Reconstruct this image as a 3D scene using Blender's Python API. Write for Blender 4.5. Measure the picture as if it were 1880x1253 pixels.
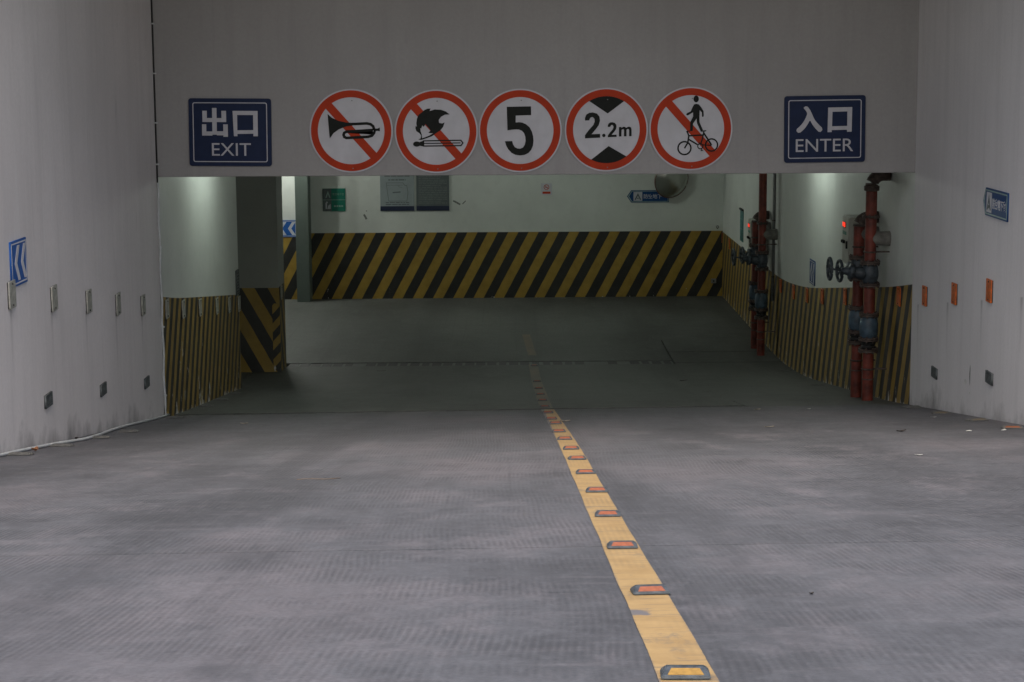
import bpy, bmesh, math, random
from mathutils import Vector, Matrix
random.seed(7)
scene = bpy.context.scene
for o in list(bpy.data.objects):
    bpy.data.objects.remove(o)
COL = scene.collection

# ------------------------------------------------------------------ camera
FPX = 3500.0                      # focal length in photograph pixels (1880 wide)
PITCH = math.atan(519.5 / FPX)
ROLL = 0.006
HC = 4.215                        # eye height above the garage floor
cam_d = bpy.data.cameras.new('camera')
cam = bpy.data.objects.new('camera', cam_d)
COL.objects.link(cam)
scene.camera = cam
cam_d.sensor_fit = 'HORIZONTAL'
cam_d.sensor_width = 36
cam_d.lens = FPX / 1880 * 36
cam_d.clip_start = 0.1
cam_d.clip_end = 500
cp, sp, cr, sr = math.cos(PITCH), math.sin(PITCH), math.cos(ROLL), math.sin(ROLL)
Rv, Fv, Uv = Vector((1, 0, 0)), Vector((0, cp, -sp)), Vector((0, sp, cp))
Rr, Ur = cr * Rv - sr * Uv, cr * Uv + sr * Rv
M = Matrix((Rr, Ur, -Fv)).transposed().to_4x4()
M.translation = Vector((0, 0, HC))
cam.matrix_world = M

# ------------------------------------------------------------------ daylight
SUN_EL, SUN_AZ = math.radians(57), math.radians(184)     # azimuth from +Y (forward) clockwise
world = bpy.data.worlds.new('World')
scene.world = world
world.use_nodes = True
wn = world.node_tree
bg = wn.nodes['Background']
sky = wn.nodes.new('ShaderNodeTexSky')
sky.sky_type = 'NISHITA'
sky.sun_disc = False
sky.sun_elevation = SUN_EL
sky.sun_rotation = SUN_AZ
sky.air_density = 1.6
sky.dust_density = 6.0
sky.ozone_density = 1.0
wn.links.new(sky.outputs[0], bg.inputs[0])
bg.inputs[1].default_value = 0.15
sun_d = bpy.data.lights.new('sun', 'SUN')
sun_d.energy = 1.5
sun_d.angle = math.radians(45)
sun_d.color = (1.0, 0.98, 0.98)
sun = bpy.data.objects.new('sun', sun_d)
COL.objects.link(sun)
sdir = Vector((math.sin(SUN_AZ) * math.cos(SUN_EL), math.cos(SUN_AZ) * math.cos(SUN_EL), math.sin(SUN_EL)))
sun.rotation_euler = sdir.to_track_quat('Z', 'Y').to_euler()
sun.location = (0, 0, 20)
scene.view_settings.view_transform = 'Standard'
scene.view_settings.look = 'None'
scene.view_settings.exposure = 0.42
scene.view_settings.gamma = 1.0
LAMP_POWER = 1.3
scene.cycles.max_bounces = 7
scene.cycles.diffuse_bounces = 5
scene.cycles.glossy_bounces = 3

# ------------------------------------------------------------------ survey of the place
XL, XR = -3.275, 3.735              # inner faces of the two ramp walls
YH = 17.65                        # front of the entrance header
YB = 33.6                         # back wall of the garage
BAND = 1.14                       # height of the striped band


def ray(px, py):
    u, v = px - 940, py - 626.5
    a, b = u * cr - v * sr, u * sr + v * cr
    return (a, FPX * cp - b * sp, -FPX * sp - b * cp)


def slope(y):
    if y < -1: return 0
    if y < 3.5: return .1445 * (y + 1) / 4.5
    if y < 18: return .1445
    if y < 19: return .1445 - .0295 * (y - 18)
    if y < 23: return .115
    if y < 27.4: return .115 * (1 - (y - 23) / 4.4)
    return 0


_T = []
_d, _y = HC, 45.0
while _y > -30:
    _T.append(_d)
    _d -= slope(_y - .025) * .05
    _y -= .05
_T.reverse()
_Y0 = 45.0 - .05 * (len(_T) - 1)


def depth(y):
    i = (y - _Y0) / .05
    k = max(0, min(len(_T) - 2, int(i)))
    t = i - k
    return _T[k] * (1 - t) + _T[k + 1] * t


def fz(x, y):                     # height of the driving surface
    t = max(0, min(1, (y - 18) / 8))
    return HC - depth(y) + (.0105 * (1 - t) + .002 * t) * (x - XL)


def at(px, py, Y):                # point of the photograph on a cross wall
    r = ray(px, py); t = Y / r[1]
    return Vector((r[0] * t, Y, HC + r[2] * t))


def onx(px, py, X):               # point of the photograph on a side wall
    r = ray(px, py); t = X / r[0]
    return Vector((X, r[1] * t, HC + r[2] * t))


def fl(px, py):                   # point of the photograph on the floor
    r = ray(px, py); lo, hi = .5, 40.
    for _ in range(50):
        m = (lo + hi) / 2; t = m / r[1]
        if HC + r[2] * t > fz(r[0] * t, m): lo = m
        else: hi = m
    t = lo / r[1]
    return Vector((r[0] * t, lo, fz(r[0] * t, lo)))


# ------------------------------------------------------------------ materials
class NT:
    def __init__(s, name, rough=.7, metal=0, spec=.5):
        s.m = bpy.data.materials.new(name)
        s.m.use_nodes = True
        s.t = s.m.node_tree
        s.b = s.t.nodes['Principled BSDF']
        s.b.inputs['Roughness'].default_value = rough
        s.b.inputs['Metallic'].default_value = metal
        s.b.inputs['Specular IOR Level'].default_value = spec

    def n(s, ty, **kw):
        nd = s.t.nodes.new(ty)
        for k, v in kw.items():
            if k.startswith('i_'):
                key = k[2:]
                key = int(key) if key.isdigit() else key
                s.put(nd.inputs[key], v)
            else:
                setattr(nd, k, v)
        return nd

    def put(s, sock, v):
        if isinstance(v, bpy.types.NodeSocket): s.t.links.new(v, sock)
        else: sock.default_value = v

    def math(s, op, a, b=0.0, c=0.0):
        nd = s.n('ShaderNodeMath', operation=op)
        s.put(nd.inputs[0], a); s.put(nd.inputs[1], b)
        if op in ('MULTIPLY_ADD',): s.put(nd.inputs[2], c)
        return nd.outputs[0]

    def coords(s, kind='Object', scale=(1, 1, 1)):
        tc = s.n('ShaderNodeTexCoord')
        mp = s.n('ShaderNodeMapping')
        s.t.links.new(tc.outputs[kind], mp.inputs[0])
        mp.inputs['Scale'].default_value = scale
        return mp.outputs[0]

    def noise(s, vec, scale, detail=4, rough=.55):
        nd = s.n('ShaderNodeTexNoise')
        s.t.links.new(vec, nd.inputs['Vector'])
        nd.inputs['Scale'].default_value = scale
        nd.inputs['Detail'].default_value = detail
        nd.inputs['Roughness'].default_value = rough
        return nd.outputs[0]

    def ramp(s, fac, *stops):
        nd = s.n('ShaderNodeValToRGB')
        s.put(nd.inputs[0], fac)
        e = nd.color_ramp.elements
        while len(e) < len(stops): e.new(.5)
        for el, (p, c) in zip(e, stops):
            el.position = p
            el.color = (c, c, c, 1) if isinstance(c, (int, float)) else (*c, 1)
        return nd.outputs[0]

    def mix(s, fac, a, b, blend='MIX'):
        nd = s.n('ShaderNodeMix', data_type='RGBA', blend_type=blend)
        s.put(nd.inputs[0], fac)
        for k, v in ((6, a), (7, b)):
            if isinstance(v, tuple): v = (*v, 1) if len(v) == 3 else v
            s.put(nd.inputs[k], v)
        return nd.outputs[2]

    def color(s, v):
        s.put(s.b.inputs['Base Color'], (*v, 1) if isinstance(v, tuple) else v)

    def bump(s, h, strength=.3, dist=.01, normal=None):
        nd = s.n('ShaderNodeBump')
        nd.inputs['Strength'].default_value = strength
        nd.inputs['Distance'].default_value = dist
        s.put(nd.inputs['Height'], h)
        if normal is not None: s.put(nd.inputs['Normal'], normal)
        s.t.links.new(nd.outputs[0], s.b.inputs['Normal'])
        return nd.outputs[0]


def plain(name, col, rough=.5, metal=0, var=.12, scale=14, spec=.5, bump=.0):
    m = NT(name, rough, metal, spec)
    v = m.coords()
    nz = m.noise(v, scale, 5)
    dk = tuple(c * (1 - var * 1.6) for c in col)
    lt = tuple(min(1, c * (1 + var)) for c in col)
    m.color(m.ramp(nz, (.3, dk), (.7, lt)))
    m.put(m.b.inputs['Roughness'], m.math('MULTIPLY_ADD', nz, .25, rough - .12))
    if bump: m.bump(m.noise(v, scale * 6, 3), bump, .003)
    return m.m


def wall_plaster(name, col, drips=None):
    """grey sprayed plaster with soft rain streaks and mould blotches low on the wall"""
    m = NT(name, .85, 0, .25)
    v = m.coords()
    vs = m.coords('Object', (2.2, 2.2, .16))
    big = m.noise(v, .55, 4)
    streak = m.noise(vs, 2.6, 6, .65)
    fine = m.noise(v, 38, 4, .7)
    c = m.ramp(big, (.3, tuple(x * .9 for x in col)), (.72, tuple(x * 1.06 for x in col)))
    c = m.mix(m.ramp(streak, (.48, 0.0), (.72, .34)), c, tuple(x * .74 for x in col))
    c = m.mix(m.ramp(fine, (.35, .22), (.65, 0.0)), c, tuple(x * .72 for x in col))
    uv = m.n('ShaderNodeUVMap')
    sx = m.n('ShaderNodeSeparateXYZ'); m.t.links.new(uv.outputs[0], sx.inputs[0])
    blot = m.noise(m.coords('Object', (1, 1, .8)), 2.3, 6, .65)
    low = m.math('SUBTRACT', m.math('MULTIPLY_ADD', blot, .95, -.36), sx.outputs[1])
    c = m.mix(m.ramp(m.math('MULTIPLY', low, 4.0), (0, 0.0), (1, .75)), c, tuple(x * .3 for x in col))
    drop = m.noise(m.coords('Object', (1.6, 1.6, .5)), 3.4, 3)
    c = m.mix(m.ramp(drop, (.66, 0.0), (.78, .3)), c, tuple(x * .6 for x in col))
    # thin water runs and a pale wipes
    run = m.noise(m.coords('Object', (9, 9, .22)), 2.0, 5, .7)
    c = m.mix(m.ramp(run, (.60, 0.0), (.74, .26)), c, tuple(x * .62 for x in col))
    pale = m.noise(m.coords('Object', (5, 5, .3)), 1.7, 5, .6)
    c = m.mix(m.ramp(pale, (.6, 0.0), (.75, .3)), c, tuple(min(.8, x * 1.12) for x in col))
    if drips:
        y0, sp_, vt = drips
        so = m.n('ShaderNodeSeparateXYZ'); m.t.links.new(v, so.inputs[0])
        t = m.math('FRACT', m.math('DIVIDE', m.math('SUBTRACT', so.outputs[1], y0 - .5 * sp_), sp_))
        dx = m.math('MULTIPLY', m.math('ABSOLUTE', m.math('SUBTRACT', t, .5)), sp_)
        dx = m.math('ADD', dx, m.math('MULTIPLY', m.math('SUBTRACT', m.noise(m.coords('Object', (1, 6, 1.5)), 4, 4), .5), .05))
        band = m.ramp(dx, (.0, 1.0), (.045, 0.0))
        fade = m.ramp(m.math('DIVIDE', m.math('SUBTRACT', vt, sx.outputs[1]), .5), (.0, 0.0), (.02, 1.0), (.25, .45), (1.0, 0.0))
        c = m.mix(m.math('MULTIPLY', m.math('MULTIPLY', band, fade), .6), c, tuple(x * .3 for x in col))
    m.color(c)
    h = m.mix(.5, fine, m.noise(v, 9, 4))
    m.bump(h, .25, .006)
    return m.m


def interior_paint(name, col):
    m = NT(name, .6, 0, .35)
    v = m.coords()
    a, b = m.noise(v, 1.1, 5), m.noise(v, 7, 5, .65)
    c = m.ramp(a, (.3, tuple(x * .86 for x in col)), (.7, col))
    c = m.mix(m.ramp(b, (.5, 0.0), (.75, .22)), c, tuple(x * .66 for x in col))
    sc = m.noise(v, 2.3, 7, .75)
    c = m.mix(m.ramp(sc, (.70, 0.0), (.745, .6)), c, tuple(x * .35 for x in col))
    m.color(c)
    m.bump(m.noise(v, 60, 4), .12, .004)
    return m.m


def striped(name, period=.36, lean=.535, off=0.0, peel=1.0, dusty=.35):
    """black and yellow hazard paint on plaster, u along the wall, v up, both in metres"""
    m = NT(name, .55, 0, .4)
    uv = m.n('ShaderNodeUVMap')
    s = m.n('ShaderNodeSeparateXYZ'); m.t.links.new(uv.outputs[0], s.inputs[0])
    v = m.coords()
    wob = m.math('MULTIPLY', m.math('SUBTRACT', m.noise(v, 6, 3), .5), .012)
    t = m.math('SUBTRACT', s.outputs[0], m.math('MULTIPLY', s.outputs[1], lean))
    t = m.math('ADD', m.math('ADD', t, wob), off)
    t = m.math('FRACT', m.math('DIVIDE', t, period))
    st = m.ramp(t, (.0, 0.0), (.5, 0.0), (.505, 1.0), (1.0, 1.0))
    g = m.noise(v, 5, 5, .65)
    yel = m.ramp(g, (.3, (.29, .18, .024)), (.7, (.44, .285, .045)))
    blk = m.ramp(g, (.3, (.010, .011, .011)), (.7, (.024, .026, .027)))
    c = m.mix(st, blk, yel)
    dust = m.noise(m.coords('Object', (1, 1, .45)), 2.4, 5)
    c = m.mix(m.ramp(dust, (.35, dusty * .4), (.75, dusty)), c, (.12, .115, .10))
    p = m.noise(m.coords('Object', (3, 3, 1.0)), 2.6, 6, .7)
    lowf = m.math('MULTIPLY', m.math('SUBTRACT', .5, s.outputs[1]), .13)
    lowf = m.math('MAXIMUM', lowf, -.05)
    foot = m.math('MULTIPLY', m.math('MAXIMUM', m.math('SUBTRACT', .05, s.outputs[1]), 0.0), 1.2)
    p = m.math('ADD', m.math('ADD', p, lowf), foot)
    th = .72 - .02 * peel
    mask = m.ramp(p, (th, 0.0), (th + .012, 1.0))
    c = m.mix(mask, c, (.62, .62, .6))
    m.color(c)
    hb = m.math('SUBTRACT', m.math('MULTIPLY', m.noise(v, 40, 4), .3), mask)
    m.bump(hb, .4, .003)
    return m.m


def floor_concrete(name, col, groove=1.0, pink=(1.1, 1.0, 1.02)):
    """brushed ramp concrete: fine raked grooves, worn pale patches, tyre grime"""
    m = NT(name, .72, 0, .35)
    v = m.coords()
    sx = m.n('ShaderNodeSeparateXYZ'); m.t.links.new(v, sx.inputs[0])
    wob = m.noise(m.coords('Object', (1, .35, 1)), 1.3, 3)
    px = m.math('ADD', sx.outputs[0], m.math('MULTIPLY', wob, .10))
    px = m.math('MULTIPLY_ADD', m.math('SINE', m.math('MULTIPLY', sx.outputs[1], .9)), .03, px)
    gr = m.math('SINE', m.math('MULTIPLY', px, 2 * math.pi / .021))
    gr = m.math('MULTIPLY_ADD', gr, .5, .5)
    brk = m.noise(m.coords('Object', (1.1, 1.5, 1)), 2.2, 6, .7)
    area = m.ramp(brk, (.43, .05), (.6, 1.0))
    grk = m.math('MULTIPLY', gr, area)
    a = m.noise(m.coords('Object', (.8, .28, 1)), .8, 6, .6)
    b = m.noise(m.coords('Object', (1.6, .75, 1)), 1.7, 8, .7)
    fine = m.noise(v, 60, 5, .75)
    c = m.ramp(a, (.36, tuple(x * .6 for x in col)), (.5, col), (.64, tuple(x * y * 1.22 for x, y in zip(col, pink))))
    c = m.mix(m.ramp(b, (.53, 0.0), (.64, .6)), c, tuple(x * y * 1.45 for x, y in zip(col, pink)))
    c = m.mix(m.ramp(b, (.34, .55), (.47, 0.0)), c, tuple(x * .55 for x in col))
    # rubbery wheel paths running down the slope, drifting sideways
    dr = m.math('MULTIPLY', m.math('SUBTRACT', m.noise(m.coords('Object', (.3, .16, 1)), 1.0, 3), .5), 1.6)
    xw = m.math('ADD', sx.outputs[0], dr)
    path = m.math('COSINE', m.math('MULTIPLY', m.math('SUBTRACT', xw, .36), 2 * math.pi / 1.62))
    ty = m.noise(m.coords('Object', (3.2, .09, 1)), 1.5, 6, .6)
    tr = m.math('MULTIPLY', m.ramp(path, (-.2 + .5, 0.0), (.95, 1.0)), m.ramp(ty, (.38, .1), (.62, 1.0)))
    c = m.mix(m.math('MULTIPLY', tr, .55), c, tuple(x * .5 for x in col))
    thin = m.noise(m.coords('Object', (14, .07, 1)), 1.6, 4, .6)
    c = m.mix(m.ramp(thin, (.56, 0.0), (.7, .3)), c, tuple(x * .55 for x in col))
    cross = m.noise(m.coords('Object', (.7, 4.2, 1)), 2.6, 6, .7)
    c = m.mix(m.ramp(cross, (.54, 0.0), (.68, .42)), c, tuple(x * y * 1.42 for x, y in zip(col, pink)))
    c = m.mix(m.math('MULTIPLY', grk, .52 * groove), c, tuple(x * .42 for x in col))
    c = m.mix(m.ramp(fine, (.32, .5), (.6, 0.0)), c, tuple(x * .5 for x in col))
    mid = m.noise(m.coords('Object', (1, .45, 1)), 24, 6, .8)
    c = m.mix(m.ramp(mid, (.5, 0.0), (.72, .4)), c, tuple(x * 1.5 for x in col))
    c = m.mix(m.ramp(mid, (.3, .4), (.48, 0.0)), c, tuple(x * .6 for x in col))
    spot = m.noise(v, 4.5, 2)
    c = m.mix(m.ramp(spot, (.76, 0.0), (.79, .5)), c, tuple(x * .35 for x in col))
    m.color(c)
    m.put(m.b.inputs['Roughness'], m.math('MULTIPLY_ADD', b, .3, .5))
    n1 = m.bump(m.math('MULTIPLY', grk, -1.0), .4 * groove, .007)
    m.bump(fine, .2, .004, n1)
    return m.m


def emission(name, col, k):
    m = NT(name)
    m.color(col)
    m.b.inputs['Emission Color'].default_value = (*col, 1)
    m.b.inputs['Emission Strength'].default_value = k
    return m.m


def worn_yellow(name, dirt):
    m = NT(name, .6, 0, .35)
    v = m.coords()
    g = m.noise(v, 9, 5, .65)
    c = m.ramp(g, (.3, (.36, .235, .105)), (.7, (.47, .32, .15)))
    t = m.noise(m.coords('Object', (2, 1, 1)), 3.2, 6, .7)
    c = m.mix(m.ramp(t, (.58, 0.0), (.68, .7)), c, (.15, .14, .13))
    scr = m.noise(m.coords('Object', (3, 30, 1)), 1.5, 4, .6)
    c = m.mix(m.ramp(scr, (.57, 0.0), (.68, .6)), c, (.17, .14, .11))
    sx = m.n('ShaderNodeSeparateXYZ'); m.t.links.new(v, sx.inputs[0])
    gr = m.math('MULTIPLY_ADD', m.math('SINE', m.math('MULTIPLY', sx.outputs[0], 2 * math.pi / .021)), .5, .5)
    ga = m.ramp(m.noise(m.coords('Object', (1.5, 1, 1)), 1.7, 4), (.45, 0.0), (.62, .34))
    c = m.mix(m.math('MULTIPLY', gr, ga), c, (.17, .13, .09))
    ed = m.noise(m.coords('Object', (1, 1, 1)), 34, 5, .7)
    edge = m.math('SUBTRACT', m.math('ABSOLUTE', m.math('SUBTRACT', sx.outputs[0], .365)), .056)
    edge = m.math('MULTIPLY_ADD', ed, .022, m.math('SUBTRACT', edge, .014))
    if not dirt: c = m.mix(m.ramp(m.math('MULTIPLY', edge, 120.0), (0, 0.0), (1, .9)), c, (.15, .15, .165))
    # the patch where the paint has lifted at the left edge
    hole = m.math('MAXIMUM', m.math('ABSOLUTE', m.math('SUBTRACT', sx.outputs[1], 4.78)), m.math('MULTIPLY', m.math('SUBTRACT', sx.outputs[0], .30), 1.1))
    hole = m.math('MULTIPLY_ADD', ed, .09, m.math('SUBTRACT', hole, .105))
    c = m.mix(m.ramp(m.math('MULTIPLY', hole, -60.0), (0, 0.0), (1, .92)), c, (.15, .15, .165))
    if dirt:
        c = m.mix(m.ramp(m.noise(m.coords('Object', (2, .6, 1)), 2.0, 5, .7), (.3, dirt), (.7, dirt * .7)), c, (.088, .086, .074))
    m.color(c)
    m.bump(m.noise(v, 70, 3), .25, .003)
    return m.m


MT = {}
MT['plaster'] = wall_plaster('grey_wall_plaster', (.75, .715, .715), (12.36, 1.092, .975))
MT['plaster_r'] = wall_plaster('grey_wall_plaster_right', (.76, .74, .75), (15.03, 1.175, .95))
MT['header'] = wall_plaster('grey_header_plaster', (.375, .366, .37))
MT['white_paint'] = interior_paint('greenish_white_wall_paint', (.68, .705, .67))
MT['dim_paint'] = interior_paint('grey_column_paint', (.30, .31, .29))
MT['pier'] = interior_paint('green_grey_pier_paint', (.125, .155, .138))
MT['ceil'] = interior_paint('ceiling_paint', (.45, .46, .44))
MT['stripe_l'] = striped('hazard_stripes_side', period=.28, off=.05, peel=3.2, dusty=.25)
MT['stripe_r'] = striped('hazard_stripes_lane', off=.13, peel=2.4, dusty=.22)
MT['stripe_b'] = striped('hazard_stripes_end', off=.1, peel=0.0, dusty=.12)
MT['stripe_c'] = striped('hazard_stripes_column', lean=-.55, off=.05, peel=.2, period=.345)
MT['stripe_g'] = striped('hazard_stripes_corner', period=.22, lean=.9, peel=0)
MT['ramp'] = floor_concrete('raked_ramp_concrete', (.124, .127, .141), .9, (1.1, 1.0, .98))
MT['gfloor'] = floor_concrete('garage_floor_concrete', (.108, .113, .106), .7, (1, 1, 1))
MT['sub'] = plain('dark_joint', (.03, .03, .03), .9)
MT['street'] = plain('street_asphalt', (.07, .07, .07), .85, bump=.3)
MT['yellow'] = worn_yellow('worn_yellow_paint', 0)
MT['yellow_old'] = worn_yellow('grimy_yellow_paint', .95)
MT['blue'] = plain('sign_blue', (.016, .027, .072), .45, var=.08, spec=.15)
MT['blue2'] = plain('arrow_sign_blue', (.015, .06, .19), .45, var=.1, spec=.15)
MT['bluebr'] = plain('chevron_sign_blue', (.02, .10, .36), .45, var=.08, spec=.15)
MT['signwhite'] = plain('sign_white', (.56, .56, .61), .45, var=.09, scale=4)
MT['lettergrey'] = plain('letter_white', (.50, .50, .55), .4, var=.05)
MT['red'] = plain('sign_red', (.46, .042, .012), .42, var=.1, scale=6, spec=.15)
MT['black'] = plain('sign_black', (.012, .014, .013), .5, var=.2, spec=.15)
MT['alu'] = plain('reflector_grey_white', (.40, .40, .36), .5, .2, .25, 30)
MT['orange'] = plain('reflector_orange', (.62, .13, .02), .35, 0, .3, 40)
MT['darkback'] = plain('dark_backing', (.03, .03, .03), .7)
MT['studframe'] = plain('stud_cast_alloy', (.10, .115, .13), .45, .35, .3, 60, bump=.2)
MT['studorange'] = plain('stud_lens_orange', (.32, .105, .055), .5, 0, .15, 80)
MT['studamber'] = plain('stud_lens_amber', (.36, .21, .05), .45, 0, .15, 80)
MT['studdull'] = plain('stud_dusty_plate', (.13, .13, .125), .7, 0, .3, 60)
MT['grate'] = plain('iron_grate', (.022, .024, .023), .6, .3, .3, 25)
MT['gravelgrey'] = plain('grate_concrete', (.15, .155, .15), .8)
MT['pipe'] = plain('red_pipe_paint', (.17, .032, .02), .55, 0, .4, 9, bump=.1)
MT['branch'] = plain('dusty_grey_branch', (.17, .165, .15), .8, 0, .25, 15)
MT['iron'] = plain('blue_grey_cast_iron', (.055, .07, .085), .5, .2, .3, 20, bump=.25)
MT['checkblue'] = plain('blue_valve_paint', (.06, .10, .14), .5, 0, .3, 14, bump=.2)
MT['flange'] = plain('rusty_flange', (.10, .075, .065), .6, .3, .35, 30, bump=.25)
MT['rubber'] = plain('black_rubber', (.015, .015, .015), .7)
MT['cabinet'] = plain('cabinet_enamel', (.42, .43, .38), .45, 0, .12, 9)
MT['led'] = emission('red_display', (1.0, .04, .015), 1.1)
MT['conduit'] = plain('galvanised_conduit', (.24, .25, .25), .5, .4)
MT['cable'] = plain('white_cable_sheath', (.55, .57, .58), .45, 0, .1)
MT['vent'] = plain('vent_grey_metal', (.11, .125, .13), .6, .2, .3, 30)
MT['green'] = plain('sign_green', (.01, .19, .13), .45, var=.1)
MT['greentext'] = plain('sign_green_text', (.30, .42, .38), .5)
MT['poster'] = plain('poster_pale', (.27, .31, .32), .5, var=.08, scale=3)
MT['poster2'] = plain('poster_dark', (.10, .12, .12), .5, var=.1, scale=3)
MT['navy'] = plain('poster_navy', (.012, .02, .055), .5)
MT['ink'] = plain('poster_ink', (.10, .12, .13), .6)
MT['ink2'] = plain('poster_pale_ink', (.17, .195, .195), .6)
MT['tealpaint'] = plain('teal_sign', (.02, .16, .16), .4, var=.12)
MT['mirror'] = plain('mirror_face', (.40, .41, .37), .22, .7, .06, 2)
MT['mirrorshell'] = plain('mirror_shell', (.42, .38, .33), .5)
MT['mirrorrim'] = plain('mirror_rim', (.10, .03, .02), .5)
MT['chip'] = plain('chipped_render', (.19, .20, .185), .9, var=.4, scale=60)
MT['dullorange'] = plain('dull_orange_lens', (.28, .09, .035), .6)
MT['twig'] = plain('dry_twig', (.16, .12, .09), .8)
MT['leafpale'] = plain('dry_pale_leaf', (.48, .42, .34), .8)
MT['leaforange'] = plain('dry_orange_leaf', (.30, .14, .07), .8)
MT['leafdark'] = plain('dark_leaf', (.05, .04, .035), .8)
MT['paper'] = plain('paper_scrap', (.62, .62, .60), .8)
MT['tube'] = emission('fluorescent_tube', (.89, 1.0, .90), 3.0)
MT['lampbody'] = plain('lamp_housing_white', (.7, .7, .68), .4)

# ------------------------------------------------------------------ builders


def link(o, parent=None):
    COL.objects.link(o)
    if parent is not None: o.parent = parent
    return o


def tag(o, label=None, cat=None, group=None, kind=None):
    if label: o['label'] = label
    if cat: o['category'] = cat
    if group: o['group'] = group
    if kind: o['kind'] = kind
    return o


def empty(name, loc=(0, 0, 0), rz=0.0):
    o = bpy.data.objects.new(name, None)
    o.empty_display_size = .1
    o.location = loc
    o.rotation_euler = (0, 0, rz)
    return link(o)


def mesh(name, verts, faces, mat, parent=None, uvs=None, smooth=False):
    me = bpy.data.meshes.new(name)
    me.from_pydata([tuple(v) for v in verts], [], faces)
    if uvs:
        ul = me.uv_layers.new(name='UVMap')
        for lp in me.loops: ul.data[lp.index].uv = uvs[lp.vertex_index]
    if smooth:
        me.polygons.foreach_set('use_smooth', [True] * len(me.polygons))
    me.materials.append(mat)
    me.update()
    return link(bpy.data.objects.new(name, me), parent)


def from_bm(name, bm, mat, parent=None, smooth=False):
    me = bpy.data.meshes.new(name)
    bmesh.ops.recalc_face_normals(bm, faces=bm.faces)
    bm.to_mesh(me); bm.free()
    if smooth: me.polygons.foreach_set('use_smooth', [True] * len(me.polygons))
    me.materials.append(mat)
    return link(bpy.data.objects.new(name, me), parent)


def bm_box(bm, lo, hi, bev=0.0):
    r = bmesh.ops.create_cube(bm, size=1)
    vs = r['verts']
    for v in vs:
        v.co = Vector(((lo[i] + hi[i]) / 2 + v.co[i] * (hi[i] - lo[i]) for i in range(3)))
    if bev:
        es = list({e for v in vs for e in v.link_edges})
        bmesh.ops.bevel(bm, geom=es, offset=bev, segments=2, affect='EDGES', profile=.6)


def box(name, lo, hi, mat, parent=None, bev=0.0):
    bm = bmesh.new(); bm_box(bm, lo, hi, bev)
    return from_bm(name, bm, mat, parent)


def lathe_data(prof, seg=24, axis='z', org=(0, 0, 0)):
    vs, fs = [], []
    for r, h in prof:
        for k in range(seg):
            a = 2 * math.pi * k / seg
            x, y = r * math.cos(a), r * math.sin(a)
            p = {'z': (x, y, h), 'x': (h, x, y), 'y': (x, h, y)}[axis]
            vs.append((p[0] + org[0], p[1] + org[1], p[2] + org[2]))
    n = len(prof)
    for i in range(n - 1):
        for k in range(seg):
            k2 = (k + 1) % seg
            fs.append((i * seg + k, i * seg + k2, (i + 1) * seg + k2, (i + 1) * seg + k))
    fs.append(tuple(range(seg))[::-1])
    fs.append(tuple((n - 1) * seg + k for k in range(seg)))
    return vs, fs


def lathe(name, prof, mat, parent=None, seg=24, axis='z', org=(0, 0, 0)):
    vs, fs = lathe_data(prof, seg, axis, org)
    bm = bmesh.new()
    me = bpy.data.meshes.new('tmp'); me.from_pydata(vs, [], fs); bm.from_mesh(me); bpy.data.meshes.remove(me)
    o = from_bm(name, bm, mat, parent, True)
    for p in o.data.polygons:
        if len(p.vertices) > 4: p.use_smooth = False
    sharp_edges(o)
    return o


def sharp_edges(o, ang=.7):
    me = o.data
    bm = bmesh.new(); bm.from_mesh(me)
    for e in bm.edges:
        if len(e.link_faces) == 2 and e.calc_face_angle(0) > ang: e.smooth = False
    bm.to_mesh(me); bm.free()


def tube(name, pts, r, mat, parent=None, seg=10, rs=None):
    pts = [Vector(p) for p in pts]
    vs, fs = [], []
    up = Vector((0, 0, 1))
    for i, p in enumerate(pts):
        d = (pts[min(i + 1, len(pts) - 1)] - pts[max(i - 1, 0)]).normalized()
        ref = up if abs(d.dot(up)) < .95 else Vector((1, 0, 0))
        a = d.cross(ref).normalized(); b = d.cross(a).normalized()
        rr = rs[i] if rs else r
        for k in range(seg):
            t = 2 * math.pi * k / seg
            vs.append(p + a * (rr * math.cos(t)) + b * (rr * math.sin(t)))
    for i in range(len(pts) - 1):
        for k in range(seg):
            k2 = (k + 1) % seg
            fs.append((i * seg + k, i * seg + k2, (i + 1) * seg + k2, (i + 1) * seg + k))
    fs.append(tuple(range(seg))[::-1])
    fs.append(tuple((len(pts) - 1) * seg + k for k in range(seg)))
    bm = bmesh.new()
    me = bpy.data.meshes.new('tmp'); me.from_pydata([tuple(v) for v in vs], [], fs); bm.from_mesh(me); bpy.data.meshes.remove(me)
    return from_bm(name, bm, mat, parent, True)


def ring(name, R, r, mat, parent=None, axis='x', org=(0, 0, 0), n=28):
    pts = []
    for k in range(n + 1):
        a = 2 * math.pi * k / n
        c, s = R * math.cos(a), R * math.sin(a)
        p = {'x': (0, c, s), 'y': (c, 0, s), 'z': (c, s, 0)}[axis]
        pts.append((p[0] + org[0], p[1] + org[1], p[2] + org[2]))
    return tube(name, pts, r, mat, parent, 8)


# --- flat sign shapes: outlines in a sign's own x (right) / z (up) plane, front facing -y
def outline_bm(bm, loops, front, thick):
    cu = bpy.data.curves.new('tmp', 'CURVE')
    cu.dimensions = '2D'; cu.fill_mode = 'BOTH'; cu.extrude = thick / 2
    for lp in loops:
        s = cu.splines.new('POLY')
        s.points.add(len(lp) - 1)
        for p, (x, z) in zip(s.points, lp): p.co = (x, z, 0, 1)
        s.use_cyclic_u = True
    _curve_into(bm, cu, front, thick)


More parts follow.
